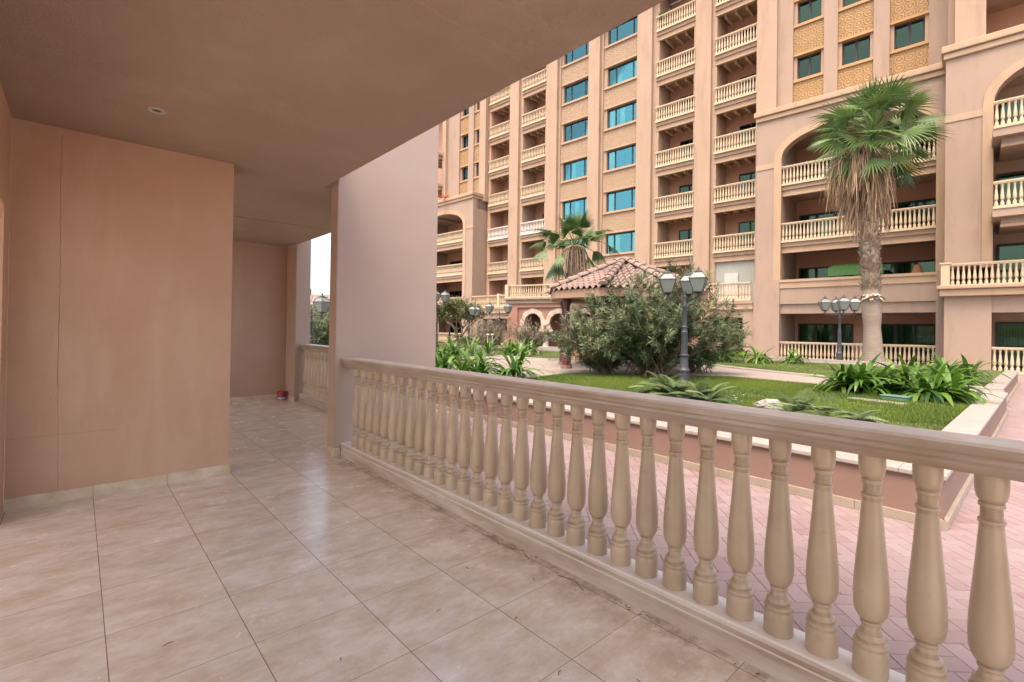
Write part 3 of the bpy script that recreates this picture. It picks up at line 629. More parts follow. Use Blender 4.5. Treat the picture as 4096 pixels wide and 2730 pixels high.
# ---------------------------------------------------------------- palms
def frond(b, p, d, Lp, Lb, m_t, seg=22, spread=1.9, droop=.9, fold=.35, petiole=None, wf=.8):
    """fan leaf: petiole from p along d then a blade of segments"""
    d = Vector(d).normalized(); pts = [Vector(p)]; dd = d.copy()
    for i in range(4):
        pts.append(pts[-1] + dd * Lp / 4); dd = (dd + Vector((0, 0, -droop * .12))).normalized()
    (petiole or b).tube([tuple(x) for x in pts], [.034, .028, .024, .020, .016], 4, tint=.75)
    c = pts[-1]; side = dd.cross(Vector((0, 0, 1))); side = side.normalized() if side.length > .1 else Vector((1, 0, 0)); side = Matrix.Rotation(random.gauss(0, .5), 3, dd) @ side; nrm = side.cross(dd).normalized()
    for k in range(seg):
        u = -1 + 2 * (k + .5) / seg; a = u * spread; e = (dd * math.cos(a) + side * math.sin(a) + nrm * (-fold * abs(u) + .05)).normalized()
        L = Lb * (1 - .30 * abs(u) ** 1.5) * random.uniform(.9, 1.05)
        q = c.copy(); f = e.copy(); w0 = Lb * 2 * spread / seg * wf; cs = (dd * -math.sin(a) + side * math.cos(a)).normalized(); vs = []
        n_ = 5
        for i in range(n_ + 1):
            v = i / n_; wd = w0 * v * 1.15 if v < .45 else w0 * .52 * max(.04, (1 - (v - .45) / .55)); z_ = .0
            vs += [tuple(q - cs * wd / 2), tuple(q + nrm * wd * .25), tuple(q + cs * wd / 2)]
            q = q + f * L / n_; f = (f + Vector((0, 0, -droop * (v ** 1.3) * .32))).normalized()
        fs = []
        for i in range(n_): fs += [(3 * i, 3 * i + 1, 3 * i + 4, 3 * i + 3), (3 * i + 1, 3 * i + 2, 3 * i + 5, 3 * i + 4)]
        b.add(vs, fs, min(1, max(0, m_t + random.uniform(-.12, .12))))
def strands(b, p, d, L, n, spread=.12, w=.03, t0=.5):
    for i in range(n):
        q = Vector(p) + Vector((random.gauss(0, spread), random.gauss(0, spread), random.gauss(0, spread))); f = Vector(d).normalized() + Vector((random.gauss(0, .16), random.gauss(0, .16), 0)); tn = min(1, max(0, t0 + random.gauss(0, .28)))
        l = L * random.uniform(.55, 1.1); side = Vector((random.gauss(0, 1), random.gauss(0, 1), 0)).normalized(); vs = []; k_ = 5
        for i2 in range(k_ + 1):
            v = i2 / k_; wd = w * (1 - v * .75); vs += [tuple(q - side * wd / 2), tuple(q + side * wd / 2)]; q = q + f * l / k_; f = (f + Vector((random.gauss(0, .1), random.gauss(0, .1), -.5))).normalized()
        b.add(vs, [(2 * i2, 2 * i2 + 1, 2 * i2 + 3, 2 * i2 + 2) for i2 in range(k_)], tn)
def big_palm():
    random.seed(31)
    t = empty('fan_palm', 'tall fan palm with a shaggy brown skirt and ringed trunk, at the right', 'palm', (24.15, 4.80, .2))
    def cx(z): u = z / 9.; return (-.25 * u + .10 * math.sin(u * 3), .30 * u)
    b = MB(); prof_ = [(.50, 0), (.44, .25), (.40, .6), (.37, 1.0), (.35, 1.25), (.335, 1.5), (.36, 1.7), (.385, 1.95), (.39, 2.3), (.37, 2.7), (.34, 3.2)]
    vs = []
    n = 20
    for r_, h in prof_:
        ox, oy = cx(h)
        for i in range(n): a = 2 * PI * i / n; vs.append((ox + .86 * r_ * math.cos(a), oy + .86 * r_ * math.sin(a), h))
    b.add(vs, [(k * n + i, k * n + (i + 1) % n, (k + 1) * n + (i + 1) % n, (k + 1) * n + i) for k in range(len(prof_) - 1) for i in range(n)])
    b.build('trunk', 'trunk', t, smooth=True)
    b = MB(); b.tube([(cx(z)[0], cx(z)[1], z) for z in (2.6, 4, 5, 6, 7, 8, 9.2)], [.30, .30, .30, .28, .25, .25, .15], 14, tint=.0)
    z = 2.75
    while z < 6.6:
        for i in range(15):
            a = i * 2 * PI / 15 + (z * 7.3) % 6.28 + random.gauss(0, .1); ox, oy = cx(z); r0 = .27; e = Vector((math.cos(a), math.sin(a), 0)); s = Vector((-math.sin(a), math.cos(a), 0)); up = Vector((0, 0, 1)); q = Vector((ox, oy, z)) + e * r0
            l = random.uniform(.12, .24); sg = random.choice((-1, 1)); o1 = random.uniform(.06, .16) * (1.8 if z < 2.95 else 1); wv = .085
            vs = [q - s * wv, q + s * wv, q + e * o1 + s * wv * .6 + up * l * (.8 if z > 2.95 else -.8), q + e * o1 * 1.1 - s * wv * .6 + up * l * (.9 if z > 2.95 else -.9)]
            b.add([tuple(v) for v in vs], [(0, 1, 2, 3)], random.uniform(.25, 1))
        z += .11
    b.build('rough_trunk', 'boot', t)
    # dead skirt
    b = MB()
    for i in range(120):
        a = random.random() * 2 * PI; z0 = random.uniform(6.7, 8.9); ox, oy = cx(z0); r_ = random.uniform(.15, .75) * (.55 + .5 * (z0 - 5.8) / 3)
        L = random.uniform(1.0, 2.0); strands(b, (ox + r_ * math.cos(a), oy + r_ * math.sin(a), z0), (math.cos(a) * .30, math.sin(a) * .30, -.9), L, 16, .09, .035, random.uniform(.25, .75))
    for i in range(34):    # fan leaves that died, folded down, mostly on the left
        a = random.gauss(2.35, .75); z0 = random.uniform(8.0, 8.9); ox, oy = cx(z0); d = Vector((math.cos(a), math.sin(a), .15)); L = random.uniform(.8, 1.3)
        pts = [Vector((ox, oy, z0))]; dd = d.copy()
        for k in range(5): pts.append(pts[-1] + dd.normalized() * L / 5); dd = dd + Vector((0, 0, -.35))
        b.tube([tuple(p) for p in pts], [.02, .018, .016, .014, .012, .01], 4, tint=.9); strands(b, pts[-1], (dd.x * .3, dd.y * .3, -1), random.uniform(.8, 1.6), 20, .07, .035, random.uniform(.3, .9))
    b.build('dead_fronds', 'dead', t)
    b = MB()
    zc = 9.25; ox, oy = cx(zc); ox += .28; oy -= .22
    for i in range(66):
        a = i * 2.399; u = i / 66; el = 1.35 - 2.2 * u + random.gauss(0, .28); d = (math.cos(a) * math.cos(el), math.sin(a) * math.cos(el), math.sin(el)); Lp = random.uniform(.9, 1.3) * (1.25 if el < .9 else .9)
        frond(b, (ox, oy, zc + .35 * (1 - u)), d, Lp, random.uniform(1.05, 1.35), min(1, max(0, random.gauss(.5, .32))), 20, random.uniform(1.3, 1.9), random.uniform(.6, 1.6), random.uniform(.2, .7))
    b.build('crown', 'palm', t)
    b = MB(); frond(b, (ox, oy, zc - .3), (.2, -.95, -.35), 1.3, .95, .6, 18, 1.3, 1.8, .6); b.build('yellow_frond', 'yel', t)
big_palm()
def second_palm():
    random.seed(5)
    t = empty('fan_palm', 'smaller fan palm with a few drooping fans, rising behind the tiled gazebo roof', 'palm', (20.5, 17.7, 0.0))
    b = MB(); b.tube([(0, 0, 0), (0, 0, 2), (0, 0, 4.4), (0, 0, 5.5), (0, 0, 6.1)], [.42, .36, .40, .40, .12], 14, tint=.1)
    for i in range(420):
        z = random.uniform(3.2, 5.9); a = random.random() * 6.28; e = Vector((math.cos(a), math.sin(a), 0)); s = Vector((-e.y, e.x, 0)); r0 = .36 + .12 * min(1, (z - 2) / 3); q = e * r0 + Vector((0, 0, z)); l = random.uniform(.15, .3)
        b.add([tuple(q - s * .06), tuple(q + s * .06), tuple(q + e * .09 + Vector((0, 0, l)))], [(0, 1, 2)], random.uniform(0, .7))
    b.build('trunk', 'boot', t)
    b = MB()
    for i in range(46):
        a = random.random() * 6.28; z0 = random.uniform(5.2, 6.0); pts = [Vector((0, 0, 6.0))]; dd = Vector((math.cos(a), math.sin(a), .25))
        for k in range(7): pts.append(pts[-1] + dd.normalized() * random.uniform(.22, .34)); dd = dd * .68 + Vector((0, 0, -.6))
        b.tube([tuple(p) for p in pts], [.03, .03, .028, .026, .024, .02, .016, .012], 4, tint=random.uniform(.4, 1))
    b.build('dead_fronds', 'dead', t)
    b = MB(); lat = Vector((math.cos(.732), -math.sin(.732), 0)); fw = Vector((math.sin(.732), math.cos(.732), 0))
    for (l, f, el, Lp, Lb, dr, sp) in [(.02, 0, 1.5, 1.0, 1.0, .2, 1.0), (-.3, .2, 1.2, 1.1, .95, .8, 1.2), (.75, .1, .95, 1.5, .95, 1.9, 1.1), (-.85, 0, .9, 1.6, 1.0, 1.9, 1.1), (-.95, .2, .55, 1.7, 1.0, 1.8, 1.2), (-1, -.2, .2, 1.7, 1.05, 1.8, 1.1), (-.8, .4, -.3, 1.3, 1.2, 1.9, .9), (.9, -.2, .1, 1.1, .9, 2.0, .9), (1, 0, .55, 2.0, .85, 2.6, .8), (-.4, -.8, .8, 1.2, .9, 1.3, 1.3), (.3, -.9, .6, 1., .9, 1.6, 1.2), (.5, .8, .8, 1.2, .9, 1.3, 1.2), (-.5, .8, .6, 1.2, .9, 1.3, 1.2), (-.6, -.5, -.1, 1.3, 1.0, 2, 1.0), (.35, -.3, 1.25, 1.1, .9, .8, 1.1), (-1, -.5, -.6, 1.3, 1.25, 1.2, .8), (.7, -.4, -.3, 1.0, .9, 2.0, .8)] + [(math.cos(q * 2.4), math.sin(q * 2.4), random.uniform(.3, 1.3), random.uniform(.8, 1.3), random.uniform(.75, 1.), random.uniform(.6, 1.8), 1.1) for q in range(12)]:
        v = lat * l + fw * f; v.normalize(); d = v * math.cos(el) + Z * math.sin(el); frond(b, (0, 0, 6.0), d, Lp, Lb * 1.2, random.uniform(.05, .5), 20, sp, dr, .5, wf=1.5)
    b.build('crown', 'palm', t)
second_palm()
random.seed(77)
# ---------------------------------------------------------------- lamp posts
def lantern(t, x, y, z, s=1.0):
    rt = MB(); g = MB()
    L = [(.105, 0), (.205, .30)]; w0, w1 = .095 * s, .19 * s; H = .31 * s; w2, H2 = .085 * s, .145 * s
    for sx, sy in ((1, 1), (1, -1), (-1, -1), (-1, 1)):
        rt.tube([(sx * w0, sy * w0, 0), (sx * w1, sy * w1, H)], .009 * s, 4); rt.tube([(sx * w1, sy * w1, H), (sx * w2, sy * w2, H + H2)], .007 * s, 4)
    for w_, h in ((w0, 0), (w1, H), (w2, H + H2)):
        rt.box(-w_ - .01 * s, w_ + .01 * s, -w_ - .01 * s, -w_ + .01 * s, h - .008 * s, h + .010 * s); rt.box(-w_ - .01 * s, w_ + .01 * s, w_ - .01 * s, w_ + .01 * s, h - .008 * s, h + .010 * s)
        rt.box(-w_ - .009 * s, -w_ + .01 * s, -w_, w_, h - .007 * s, h + .009 * s); rt.box(w_ - .01 * s, w_ + .009 * s, -w_, w_, h - .007 * s, h + .009 * s)
    rt.lathe([(.09 * s, 0), (.085 * s, .025 * s), (.04 * s, .055 * s), (.022 * s, .075 * s), (.032 * s, .092 * s), (.012 * s, .11 * s), (.004 * s, .145 * s)], 0, 0, H + H2, 10)
    rt.lathe([(.006 * s, -.16 * s), (.014 * s, -.12 * s), (.01 * s, -.09 * s), (.03 * s, -.05 * s), (.085 * s, -.012 * s), (.09 * s, 0)], 0, 0, 0, 8)
    for sx, sy in ((1, 1), (1, -1), (-1, -1), (-1, 1)): rt.tube([(0, 0, -.12 * s), (sx * .05 * s, sy * .05 * s, -.08 * s), (sx * .08 * s, sy * .08 * s, 0)], .005 * s, 4)
    e = .004
    g.add([(-w0 + e, -w0 + e, .01), (w0 - e, -w0 + e, .01), (w0 - e, w0 - e, .01), (-w0 + e, w0 - e, .01), (-w1 + e, -w1 + e, H), (w1 - e, -w1 + e, H), (w1 - e, w1 - e, H), (-w1 + e, w1 - e, H), (-w2 + e, -w2 + e, H + H2), (w2 - e, -w2 + e, H + H2), (w2 - e, w2 - e, H + H2), (-w2 + e, w2 - e, H + H2)],
          [(0, 1, 5, 4), (1, 2, 6, 5), (2, 3, 7, 6), (3, 0, 4, 7), (4, 5, 9, 8), (5, 6, 10, 9), (6, 7, 11, 10), (7, 4, 8, 11)])
    f = rt.build('lantern', 'iron', t); f.location = (x, y, z); f.rotation_euler = (0, 0, random.uniform(.3, .6))
    g.build('glass_panes', 'milk', f); return f
def lamp(label, x, y, z, H, angs, rot=0, arm=.39, s=1., low=()):
    t = empty('street_lamp', label, 'lamp post', (x, y, z), rot, group='cast iron garden lamp posts')
    k = H / 2.08; b = MB()
    b.lathe([(.105, 0), (.105, .30 * k), (.118, .31 * k), (.118, .34 * k), (.10, .36 * k), (.085, .40 * k), (.082, .62 * k), (.100, .64 * k), (.100, .66 * k), (.070, .68 * k), (.066, 1.12 * k), (.072, 1.14 * k), (.072, 1.16 * k), (.056, 1.18 * k), (.054, 1.24 * k), (.066, 1.25 * k), (.066, 1.27 * k), (.050, 1.29 * k), (.043, 1.68 * k), (.052, 1.70 * k), (.052, 1.73 * k), (.036, 1.76 * k), (.036, 1.90 * k), (.045, 1.91 * k), (.03, 1.95 * k), (.04, 2.0 * k), (.025, 2.05 * k), (.004, 2.10 * k)], n=16)
    o = b.build('pole', 'iron', t); sharp(o, 30)
    b = MB()
    for a in angs:
        c, s_ = math.cos(a), math.sin(a); za = 1.86 * k
        b.tube([(0, 0, za), (c * arm, s_ * arm, za)], .012, 6); b.tube([(c * arm, s_ * arm, za - .05), (c * arm, s_ * arm, za + .02)], .016, 6)
        pts = [(c * r_, s_ * r_, za - h) for r_, h in ((.04, .20), (.10, .17), (.14, .10), (.12, .06), (.10, .09), (.13, .12), (.20, .10), (.26, .05), (.32, .02), (.37, .0))]; b.tube([(p[0] * arm / .39, p[1] * arm / .39, p[2]) for p in pts], .006, 4)
    b.build('arms', 'iron', t)
    for a in angs: lantern(t, math.cos(a) * arm, math.sin(a) * arm, 1.86 * k + .16 * s, s)
    for a in low: lantern(t, math.cos(a) * arm * .5, math.sin(a) * arm * .5, 1.5 * k, s)
    return t
lat_a = -YAW   # angle of the picture's right-hand direction in world xy
lamp('grey iron lamp post with three milky lanterns standing in front of the oleander', 9.47, 5.12, .285, 2.02, [lat_a + PI, lat_a + R(60), lat_a - R(66)], arm=.365, s=.87)
lamp('lamp post with a cluster of lanterns left of the big palm trunk', 22.6, 5.6, .285, 2.12, [lat_a + R(155), lat_a + R(-22), lat_a + R(70), lat_a + R(250)], arm=.5, s=1.0)
lamp('lamp post half hidden by the pale fin wall, with two white lanterns showing', 14.63, 22.49, .2, 2.75, [lat_a + R(15), lat_a + R(165), lat_a + R(270)], arm=.46, s=1.15)
lamp('dark lamp post with three close lanterns inside the small tree crown', 21.3, 30.9, .1, 2.45, [lat_a + R(20), lat_a + R(150), lat_a + R(-80)], arm=.7, s=1.25)
lamp('lamp post whose lanterns are screened by the small tree, above the sago palm', 18.0, 24.0, .2, 2.05, [lat_a + R(20), lat_a + R(170), lat_a + R(-60)], arm=.5, s=1.1)
lamp('lamp post standing behind the grey dry shrub, left of the arches', 19.6, 23.0, .1, 2.4, [lat_a + R(190), lat_a + R(30), lat_a + R(-30)], arm=.62, s=1.1)
lamp('lamp post with one clear lantern seen past the dark post at left', 5.02, 14.3, -.1, 1.98, [lat_a + R(8), lat_a + R(188)], arm=.30, s=.95)
# ---------------------------------------------------------------- gazebo
def gazebo():
    g = empty('gazebo', 'octagonal garden gazebo with a clay tile roof on maroon columns', 'gazebo', (12.25, 8.6, .3))
    A0 = math.atan2(9.32 - 8.6, 10.51 - 12.25); rp = 1.89; re = 2.42; zb = 2.0; zt = 2.22; za = 3.20
    def V(r_, k): a = A0 + k * PI / 4; return (r_ * math.cos(a), r_ * math.sin(a))
    for k in range(8):
        x, y = V(rp, k); b = MB()
        pr = [(.15, 0), (.15, .11), (.132, .112), (.132, .44), (.092, .56), (.092, .60), (.083, .62), (.080, 1.78), (.092, 1.80), (.092, 1.83), (.10, 1.84), (.15, 1.92), (.15, 2.0)]
        b.lathe(pr, n=8); b.xf(Matrix.Rotation(A0 + PI / 8, 4, 'Z')); o = b.build('column', 'col', g); o.location = (x, y, 0)
        b = MB(); b.lathe([(.163, .003), (.163, .10), (.152, .102), (.152, .01)], n=8, cap=False); b.xf(Matrix.Rotation(A0 + PI / 8, 4, 'Z')); b.build('plinth', 'bed', o)
    # fascia ring
    b = MB(); ro = re - .06; ri = re - .65
    P = [V(ro, k) for k in range(8)]; Q = [V(ri, k) for k in range(8)]
    for k in range(8):
        j = (k + 1) % 8; vs = [(*P[k], zb), (*P[j], zb), (*Q[j], zb), (*Q[k], zb), (*P[k], zt), (*P[j], zt), (*Q[j], zt), (*Q[k], zt)]
        b.add(vs, [(0, 3, 2, 1), (4, 5, 6, 7), (0, 1, 5, 4), (2, 3, 7, 6)])
    b.build('beam', 'gzb', g)
    b = MB(); P = [V(ri + .02, k) for k in range(8)]
    b.add([(*p, zt - .02) for p in P] + [(0, 0, zt + .3)], [(k, (k + 1) % 8, 8) for k in range(8)]); b.build('soffit', 'gzb', g)
    # tiled roof: barrel tiles as corrugated courses
    b = MB(); tilew = .20; course = .26
    for k in range(8):
        a = A0 + (k + .5) * PI / 4; ap = re * math.cos(PI / 8); n_ = Vector((math.cos(a), math.sin(a), 0)); t_ = Vector((-n_.y, n_.x, 0)); hw = re * math.sin(PI / 8)
        sl = math.hypot(ap, za - zt); nc = int(sl / course); 
        for c in range(nc + 1):
            u0 = c * sl / (nc + 1); u1 = (c + 1) * sl / (nc + 1) + .03
            f0 = 1 - u0 / sl; f1 = max(0, 1 - (u1) / sl)
            def pt(f, lat, up): return n_ * (ap * f) + t_ * lat + Vector((0, 0, za - (za - zt) * f + up))
            hw0 = hw * f0; m_ = max(1, int(round(hw0 / tilew))); 
            for i in range(-m_, m_):
                l0 = i * tilew; l1 = l0 + tilew
                if l1 < -hw0 or l0 > hw0: continue
                tn = random.random(); vs = []; S = 8; ok = True
                for s_ in range(S + 1):
                    v = s_ / S; la = l0 + v * tilew; up = .045 * (math.cos(v * 2 * PI) * -1) * .9
                    lc = max(-hw0, min(hw0, la)); hw1 = hw * f1; lc1 = max(-hw1 - .0, min(hw1 + .0, la))
                    vs += [tuple(pt(f0, lc, up + .052)), tuple(pt(f1, lc1, up + .015)), tuple(pt(f0, lc, up + .034))]
                fs = []
                for s_ in range(S): q = 3 * s_; fs += [(q, q + 3, q + 4, q + 1), (q + 2, q + 5, q + 3, q)]
                b.add(vs, fs, tn)
    o = b.build('roof', 'tile', g); sharp(o, 40)
    # hips
    b = MB()
    for k in range(8):
        e = Vector((*V(re + .05, k), zt + .05)); ap_ = Vector((0, 0, za + .08)); L = (ap_ - e).length; n = int(L / .33); d = (ap_ - e).normalized(); s = d.cross(Vector((0, 0, 1))).normalized(); up = s.cross(d).normalized()
        for i in range(n):
            p0 = e + d * (i * L / n) ; p1 = e + d * ((i + 1) * L / n + .05); tn = random.random(); vs = []; S = 8
            for s_ in range(S + 1):
                a = PI * (s_ / S); r0, r1 = .115, .085
                vs += [tuple(p0 + s * math.cos(a) * r0 + up * (math.sin(a) * r0 * .85 + .02)), tuple(p1 + s * math.cos(a) * r1 + up * (math.sin(a) * r1 * .85))]
            b.add(vs, [(2 * s_, 2 * s_ + 1, 2 * s_ + 3, 2 * s_ + 2) for s_ in range(S)] + [tuple(2 * s_ for s_ in range(S + 1))], tn)
    b.lathe([(.2, -.12), (.17, -.02), (.09, .05), (.0, .08)], 0, 0, za + .06, 12, cap=False)
    o = b.build('ridge_tiles', 'tile', g); sharp(o, 50)
MT['gzb'] = plaster('gazebo_beam_paint', (.28, .18, .125), (.31, .205, .145), 40, .2)
gazebo()
# ---------------------------------------------------------------- the big building opposite
OFF = 29.0152; T = -.0837
B = empty('apartment_building', 'large salmon and cream apartment building with many balconies filling the background', 'building', (OFF * .9965, OFF * .0836, 0), math.atan2(-.9965, .0836))
# local x = along facade (right), local y = away from camera, z up.  n (towards camera) = -y
def bb(b, s0, s1, n0, n1, z0, z1): return b.box(s0, s1, -n0, -n1, z0, z1)
LV = [4.25 + 3.09 * k for k in range(7)]      # rail tops
TOP = 24.6
NM = -1.6
_n = [0]
def part(name, m, boxes, parent=None, bevel=0, label=None):
    o = None
    grp = [[q] for q in boxes] if name not in ('pillar', 'cornice', 'coping', 'fascia') else [boxes]
    for g_ in grp:
        b = MB()
        for q in g_: bb(b, *q)
        o = b.build(name, m, parent or B, bevel=bevel)
        if label: o['label'] = label
    return o
BALS = []   # (s, n, zbottom, height, material, size)
def balustrade(s0, s1, n, top, m='rail', h=.95, ends=False, side=None, material=None):
    """rail, base; balusters queued"""
    p = MB()
    bb(p, s0, s1, n - .09, n + .09, top - .055, top); bb(p, s0 + .002, s1 - .002, n - .07, n + .07, top - .105, top - .0551)
    bb(p, s0, s1, n - .10, n + .10, top - h - .11, top - h)
    o = p.build('balcony_rail', m, B)
    L = s1 - s0; k = max(2, int(round(L / .1655))); st = L / k
    for i in range(k): BALS.append((s0 + st * (i + .5), n, top - h - .002, h - .103, m, o))
    return o
# pillars: (front s0, front s1) at n=-1.3, strips at n=-1.6
def pillar(s0, s1, e0, e1, z0=0, nf=-1.3):
    part('pillar', 'fac', [(s0, s1, -3.2, nf, z0, TOP), (s0 - e0, s1 + e1, -3.21, nf - .28, z0, TOP - .01)])
pillar(-29.15, -28.1, .25, .30); pillar(-25.05, -23.95, .3, .17); pillar(-20.95, -19.97, .15, .17); pillar(-16.88, -15.77, .15, .42); pillar(-12.75, -11.75, .2, .27)
# DE pillar and plane of the H wall
part('pillar', 'fac', [(-8.98, -7.92, -3.2, -1.0, 4.3, TOP)]); part('pillar', 'fac', [(-32.75, -32.05, -3.2, -1.15, 13.0, TOP)])
# back core wall of the main facade
part('wall', 'recess', [(-46, 8, -5.2, -3.4, -.1, TOP)])
part('parapet', 'cream', [(-46, 8, -3.4, -.9, TOP + .02, TOP + .5)])
# window bays A and B
def window(s0, s1, z0, z1, n, muls, glassm, cur, frame=.06, depth=.35, sub='dark'):
    f = MB(); bb(f, s0, s1, n - .05, n + .03, z1 - frame, z1); bb(f, s0, s1, n - .05, n + .03, z0, z0 + frame); bb(f, s0, s0 + frame, n - .049, n + .029, z0 + frame, z1 - frame); bb(f, s1 - frame, s1, n - .049, n + .029, z0 + frame, z1 - frame)
    for m_ in muls: bb(f, m_ - frame * .75, m_ + frame * .75, n - .048, n + .028, z0 + frame, z1 - frame)
    o = f.build('window', 'dark', B)
    p = MB(); bb(p, s0 + .02, s1 - .02, n - .012, n - .006, z0 + .02, z1 - .02); p.build('pane', glassm, o)
    r = MB(); bb(r, s0 - .05, s1 + .05, n - 1.0, n - .95, z0 - .1, z1 + .1); bb(r, s0 - .1, s0 - .03, n - .95, n - .1, z0 - .1, z1 + .1); bb(r, s1 + .03, s1 + .1, n - .95, n - .1, z0 - .1, z1 + .1); bb(r, s0, s1, n - .95, n - .1, z0 - .12, z0 - .05); bb(r, s0, s1, n - .95, n - .1, z1 + .05, z1 + .12)
    r.build('room_interior', 'black', o)
    for (c0, c1) in cur:
        c = MB(); k = max(3, int((c1 - c0) / .045)); vs = []
        for i in range(k + 1): x = c0 + (c1 - c0) * i / k; y = -(n - .07) + (.018 if i % 2 else -.018) + random.uniform(-.006, .006); vs += [(x, y, z0 + .02), (x, y, z1 - .02)]
        c.add(vs, [(2 * i, 2 * i + 2, 2 * i + 3, 2 * i + 1) for i in range(k)]); c.build('curtain', 'curtain', o)
    return o
for (s0, s1, p0, wl) in ((-23.78, -21.0, -23.8, -23.55), (-19.8, -16.9, -19.69, -19.5)):
    wr = wl + 2.45 if wl < -21 else wl + 2.52
    # wall infill around windows and carved panels
    infill = []; rel = []; sill = []
    zprev = 0
    for k in range(0, 7):
        Rr = LV[k]; z0 = Rr - .33; z1 = Rr + 1.12
        infill += [(s0 - .05, wl - .04, -2.6, NM - .12, z0 - .15, z1 + .03), (wr + .04, s1 + .1, -2.6, NM - .12, z0 - .15, z1 + .03)]
        sill += [(s0 + .08, s1, -2.5, NM + .05, z0 - .15, z0)]
        rel += [(s0 + .12, s1 - .02, -2.6, NM - .06, z1 + .17, z1 + 3.09 - 1.6)]; infill += [(s0 - .05, s1 + .1, -2.61, NM - .09, z1 + .03, z1 + 3.09 - 1.58)]
        sill += [(s0 + .08, s1, -2.5, NM - .02, z1 + .04, z1 + .16)]
        r_ = random.Random(int(k * 7 + s0)); cur = []
        if r_.random() < .75: cur.append((wl + .05, wl + .55))
        if r_.random() < .7: cur.append((wr - .55, wr - .05))
        if r_.random() < .75: a = r_.uniform(.64, 1.1); cur.append((wl + a, wl + min(2.0, a + r_.choice((.35, .6, 1.3)))))
        window(wl, wr, z0, z1, NM - .3, [wl + .62, wr - .5], 'gblue', cur)
    infill += [(s0 - .05, s1 + .1, -2.62, NM - .1, -.1, LV[0] - .5)]
    part('wall', 'fac', infill); part('window_sill', 'cream', sill)
    part('carved_panel', 'rel', rel)
# balcony bays
def slab(s0, s1, top, n, joists=True, back=-3.4, m='fac', h=.95):
    z1 = top - h - .11
    part('balcony_slab', m, [(s0, s1, back + .02, n + .06, z1 - .22, z1 - .001)])
    part('fascia', 'cream', [(s0 + .0, s1 - .0, n - .18, n - .03, z1 - .50, z1 - .221), (s0, s1, n - .2, n + .01, z1 - .55, z1 - .501)])
    if joists:
        k = 4; b = MB()
        for i in range(k):
            x = s0 + (s1 - s0) * (i + .6) / k; z = z1 - .222
            pts = [(-(n - .26), z), (-(n - .26), z - .10), (-(n - .32), z - .17), (-(n - .42), z - .16), (-(n - .60), z - .19), (-(n - .72), z - .27), (-(n - .80), z - .28), (-(n - .86), z - .21), (-(back + .03), z - .21), (-(back + .03), z)]
            b.prof([(y_, z_) for y_, z_ in pts[::-1]], 'x', x - .07, x + .07)
        b.build('joists', 'joist', B)
MT['joist'] = plaster('joist_paint', (.50, .37, .26), (.54, .41, .30), 30, .1)
white = {(0, 2), (1, 2)}
for bi, (s0, s1) in enumerate(((-31.85, -29.35), (-27.85, -25.2), (-15.5, -12.85), (-11.55, -9.1))):
    for k in range(0 if bi > 1 else 0, 7):
        if k == 0 and bi < 2: continue
        m = 'railw' if (bi, k) in white else 'rail'
        if k == 0: continue
        balustrade(s0 - .0, s1 + .05, NM + .12, LV[k], m)
        slab(s0 - .02, s1 + .06, LV[k], NM + .04, joists=not (bi < 2 and k == 3))
    # side walls and a window door in each recess
    part('wall', 'recess', [(s0 - .35, s0 + .02, -3.41, NM - .09, 0, TOP - .02), (s1 + .1, s1 + .3, -3.41, NM - .09, 0, TOP - .02)])
    for k in range(0, 6):
        z = LV[k] - 1.05
        b_ = window(s0 + .9, s1 - .1, z, z + 2.1, -3.32, [s0 + 1.6], 'ggreen', [(s0 + .98, s0 + 1.25)] if (k + bi) % 2 else [])
# glazed terrace screen (white shutter) on D, dark window on C at first floor
part('roller_shutter', 'shut', [(-11.45, -9.12, NM - .1, NM - .05, 3.3, 5.7)]) if False else None
MT['shut'] = flat('white_shutter', (.30, .32, .29), .6, var=.06)
b = MB(); n_ = 44
vs = []
for i in range(n_ + 1): x = -11.5 + 2.45 * i / n_; y = 1.70 + (.02 if i % 2 else 0); vs += [(x, y, 3.2), (x, y, 5.78)]
b.add(vs, [(2 * i, 2 * i + 2, 2 * i + 3, 2 * i + 1) for i in range(n_)]); b.build('shutter', 'shut', B)
part('shutter_panel', 'white', [(-10.9, -10.1, NM - .08, NM - .03, 3.3, 5.0)])
# terrace over the ground floor in front of the main facade, n = 0 plane
seg = [(-32.2, -8.7)]
part('terrace_slab', 'fac2', [(-32.25, -8.72, -3.3, .12, 3.02, 3.18)])
part('terrace_band', 'cream', [(-32.2, -8.74, -3.3, .06, 2.7, 3.019)])
part('terrace_beam', 'fac2', [(-32.2, -8.74, -.6, -.08, 2.25, 2.699)])
part('wall', 'fac2', [(-32.2, -30.9, -3.3, -.04, -.1, 2.7), (-24, -22.4, -3.3, -.04, -.1, 2.7), (-17.5, -16.0, -3.3, -.04, -.1, 2.7), (-12.6, -11.4, -3.3, -.04, -.1, 2.7), (-9.3, -8.74, -3.3, -.04, -.1, 2.7)])
balustrade(-32.2, -29.0, .0, 4.25); part('rail_pier', 'rail', [(-29.0, -28.7, -.14, .14, 3.18, 4.34)]); balustrade(-28.7, -22.0, .0, 4.25); part('rail_pier', 'rail', [(-15.6, -15.3, -.14, .14, 3.18, 4.34)]); balustrade(-15.3, -8.85, 0, 4.25)
balustrade(-30.9, -24, -.2, .95)
for s in (-29.4, -14.8, -11.2): window(s, s + 1.7, .0, 2.05, -3.3, [s + .85], 'ggreen', [(s + .1, s + .4)])
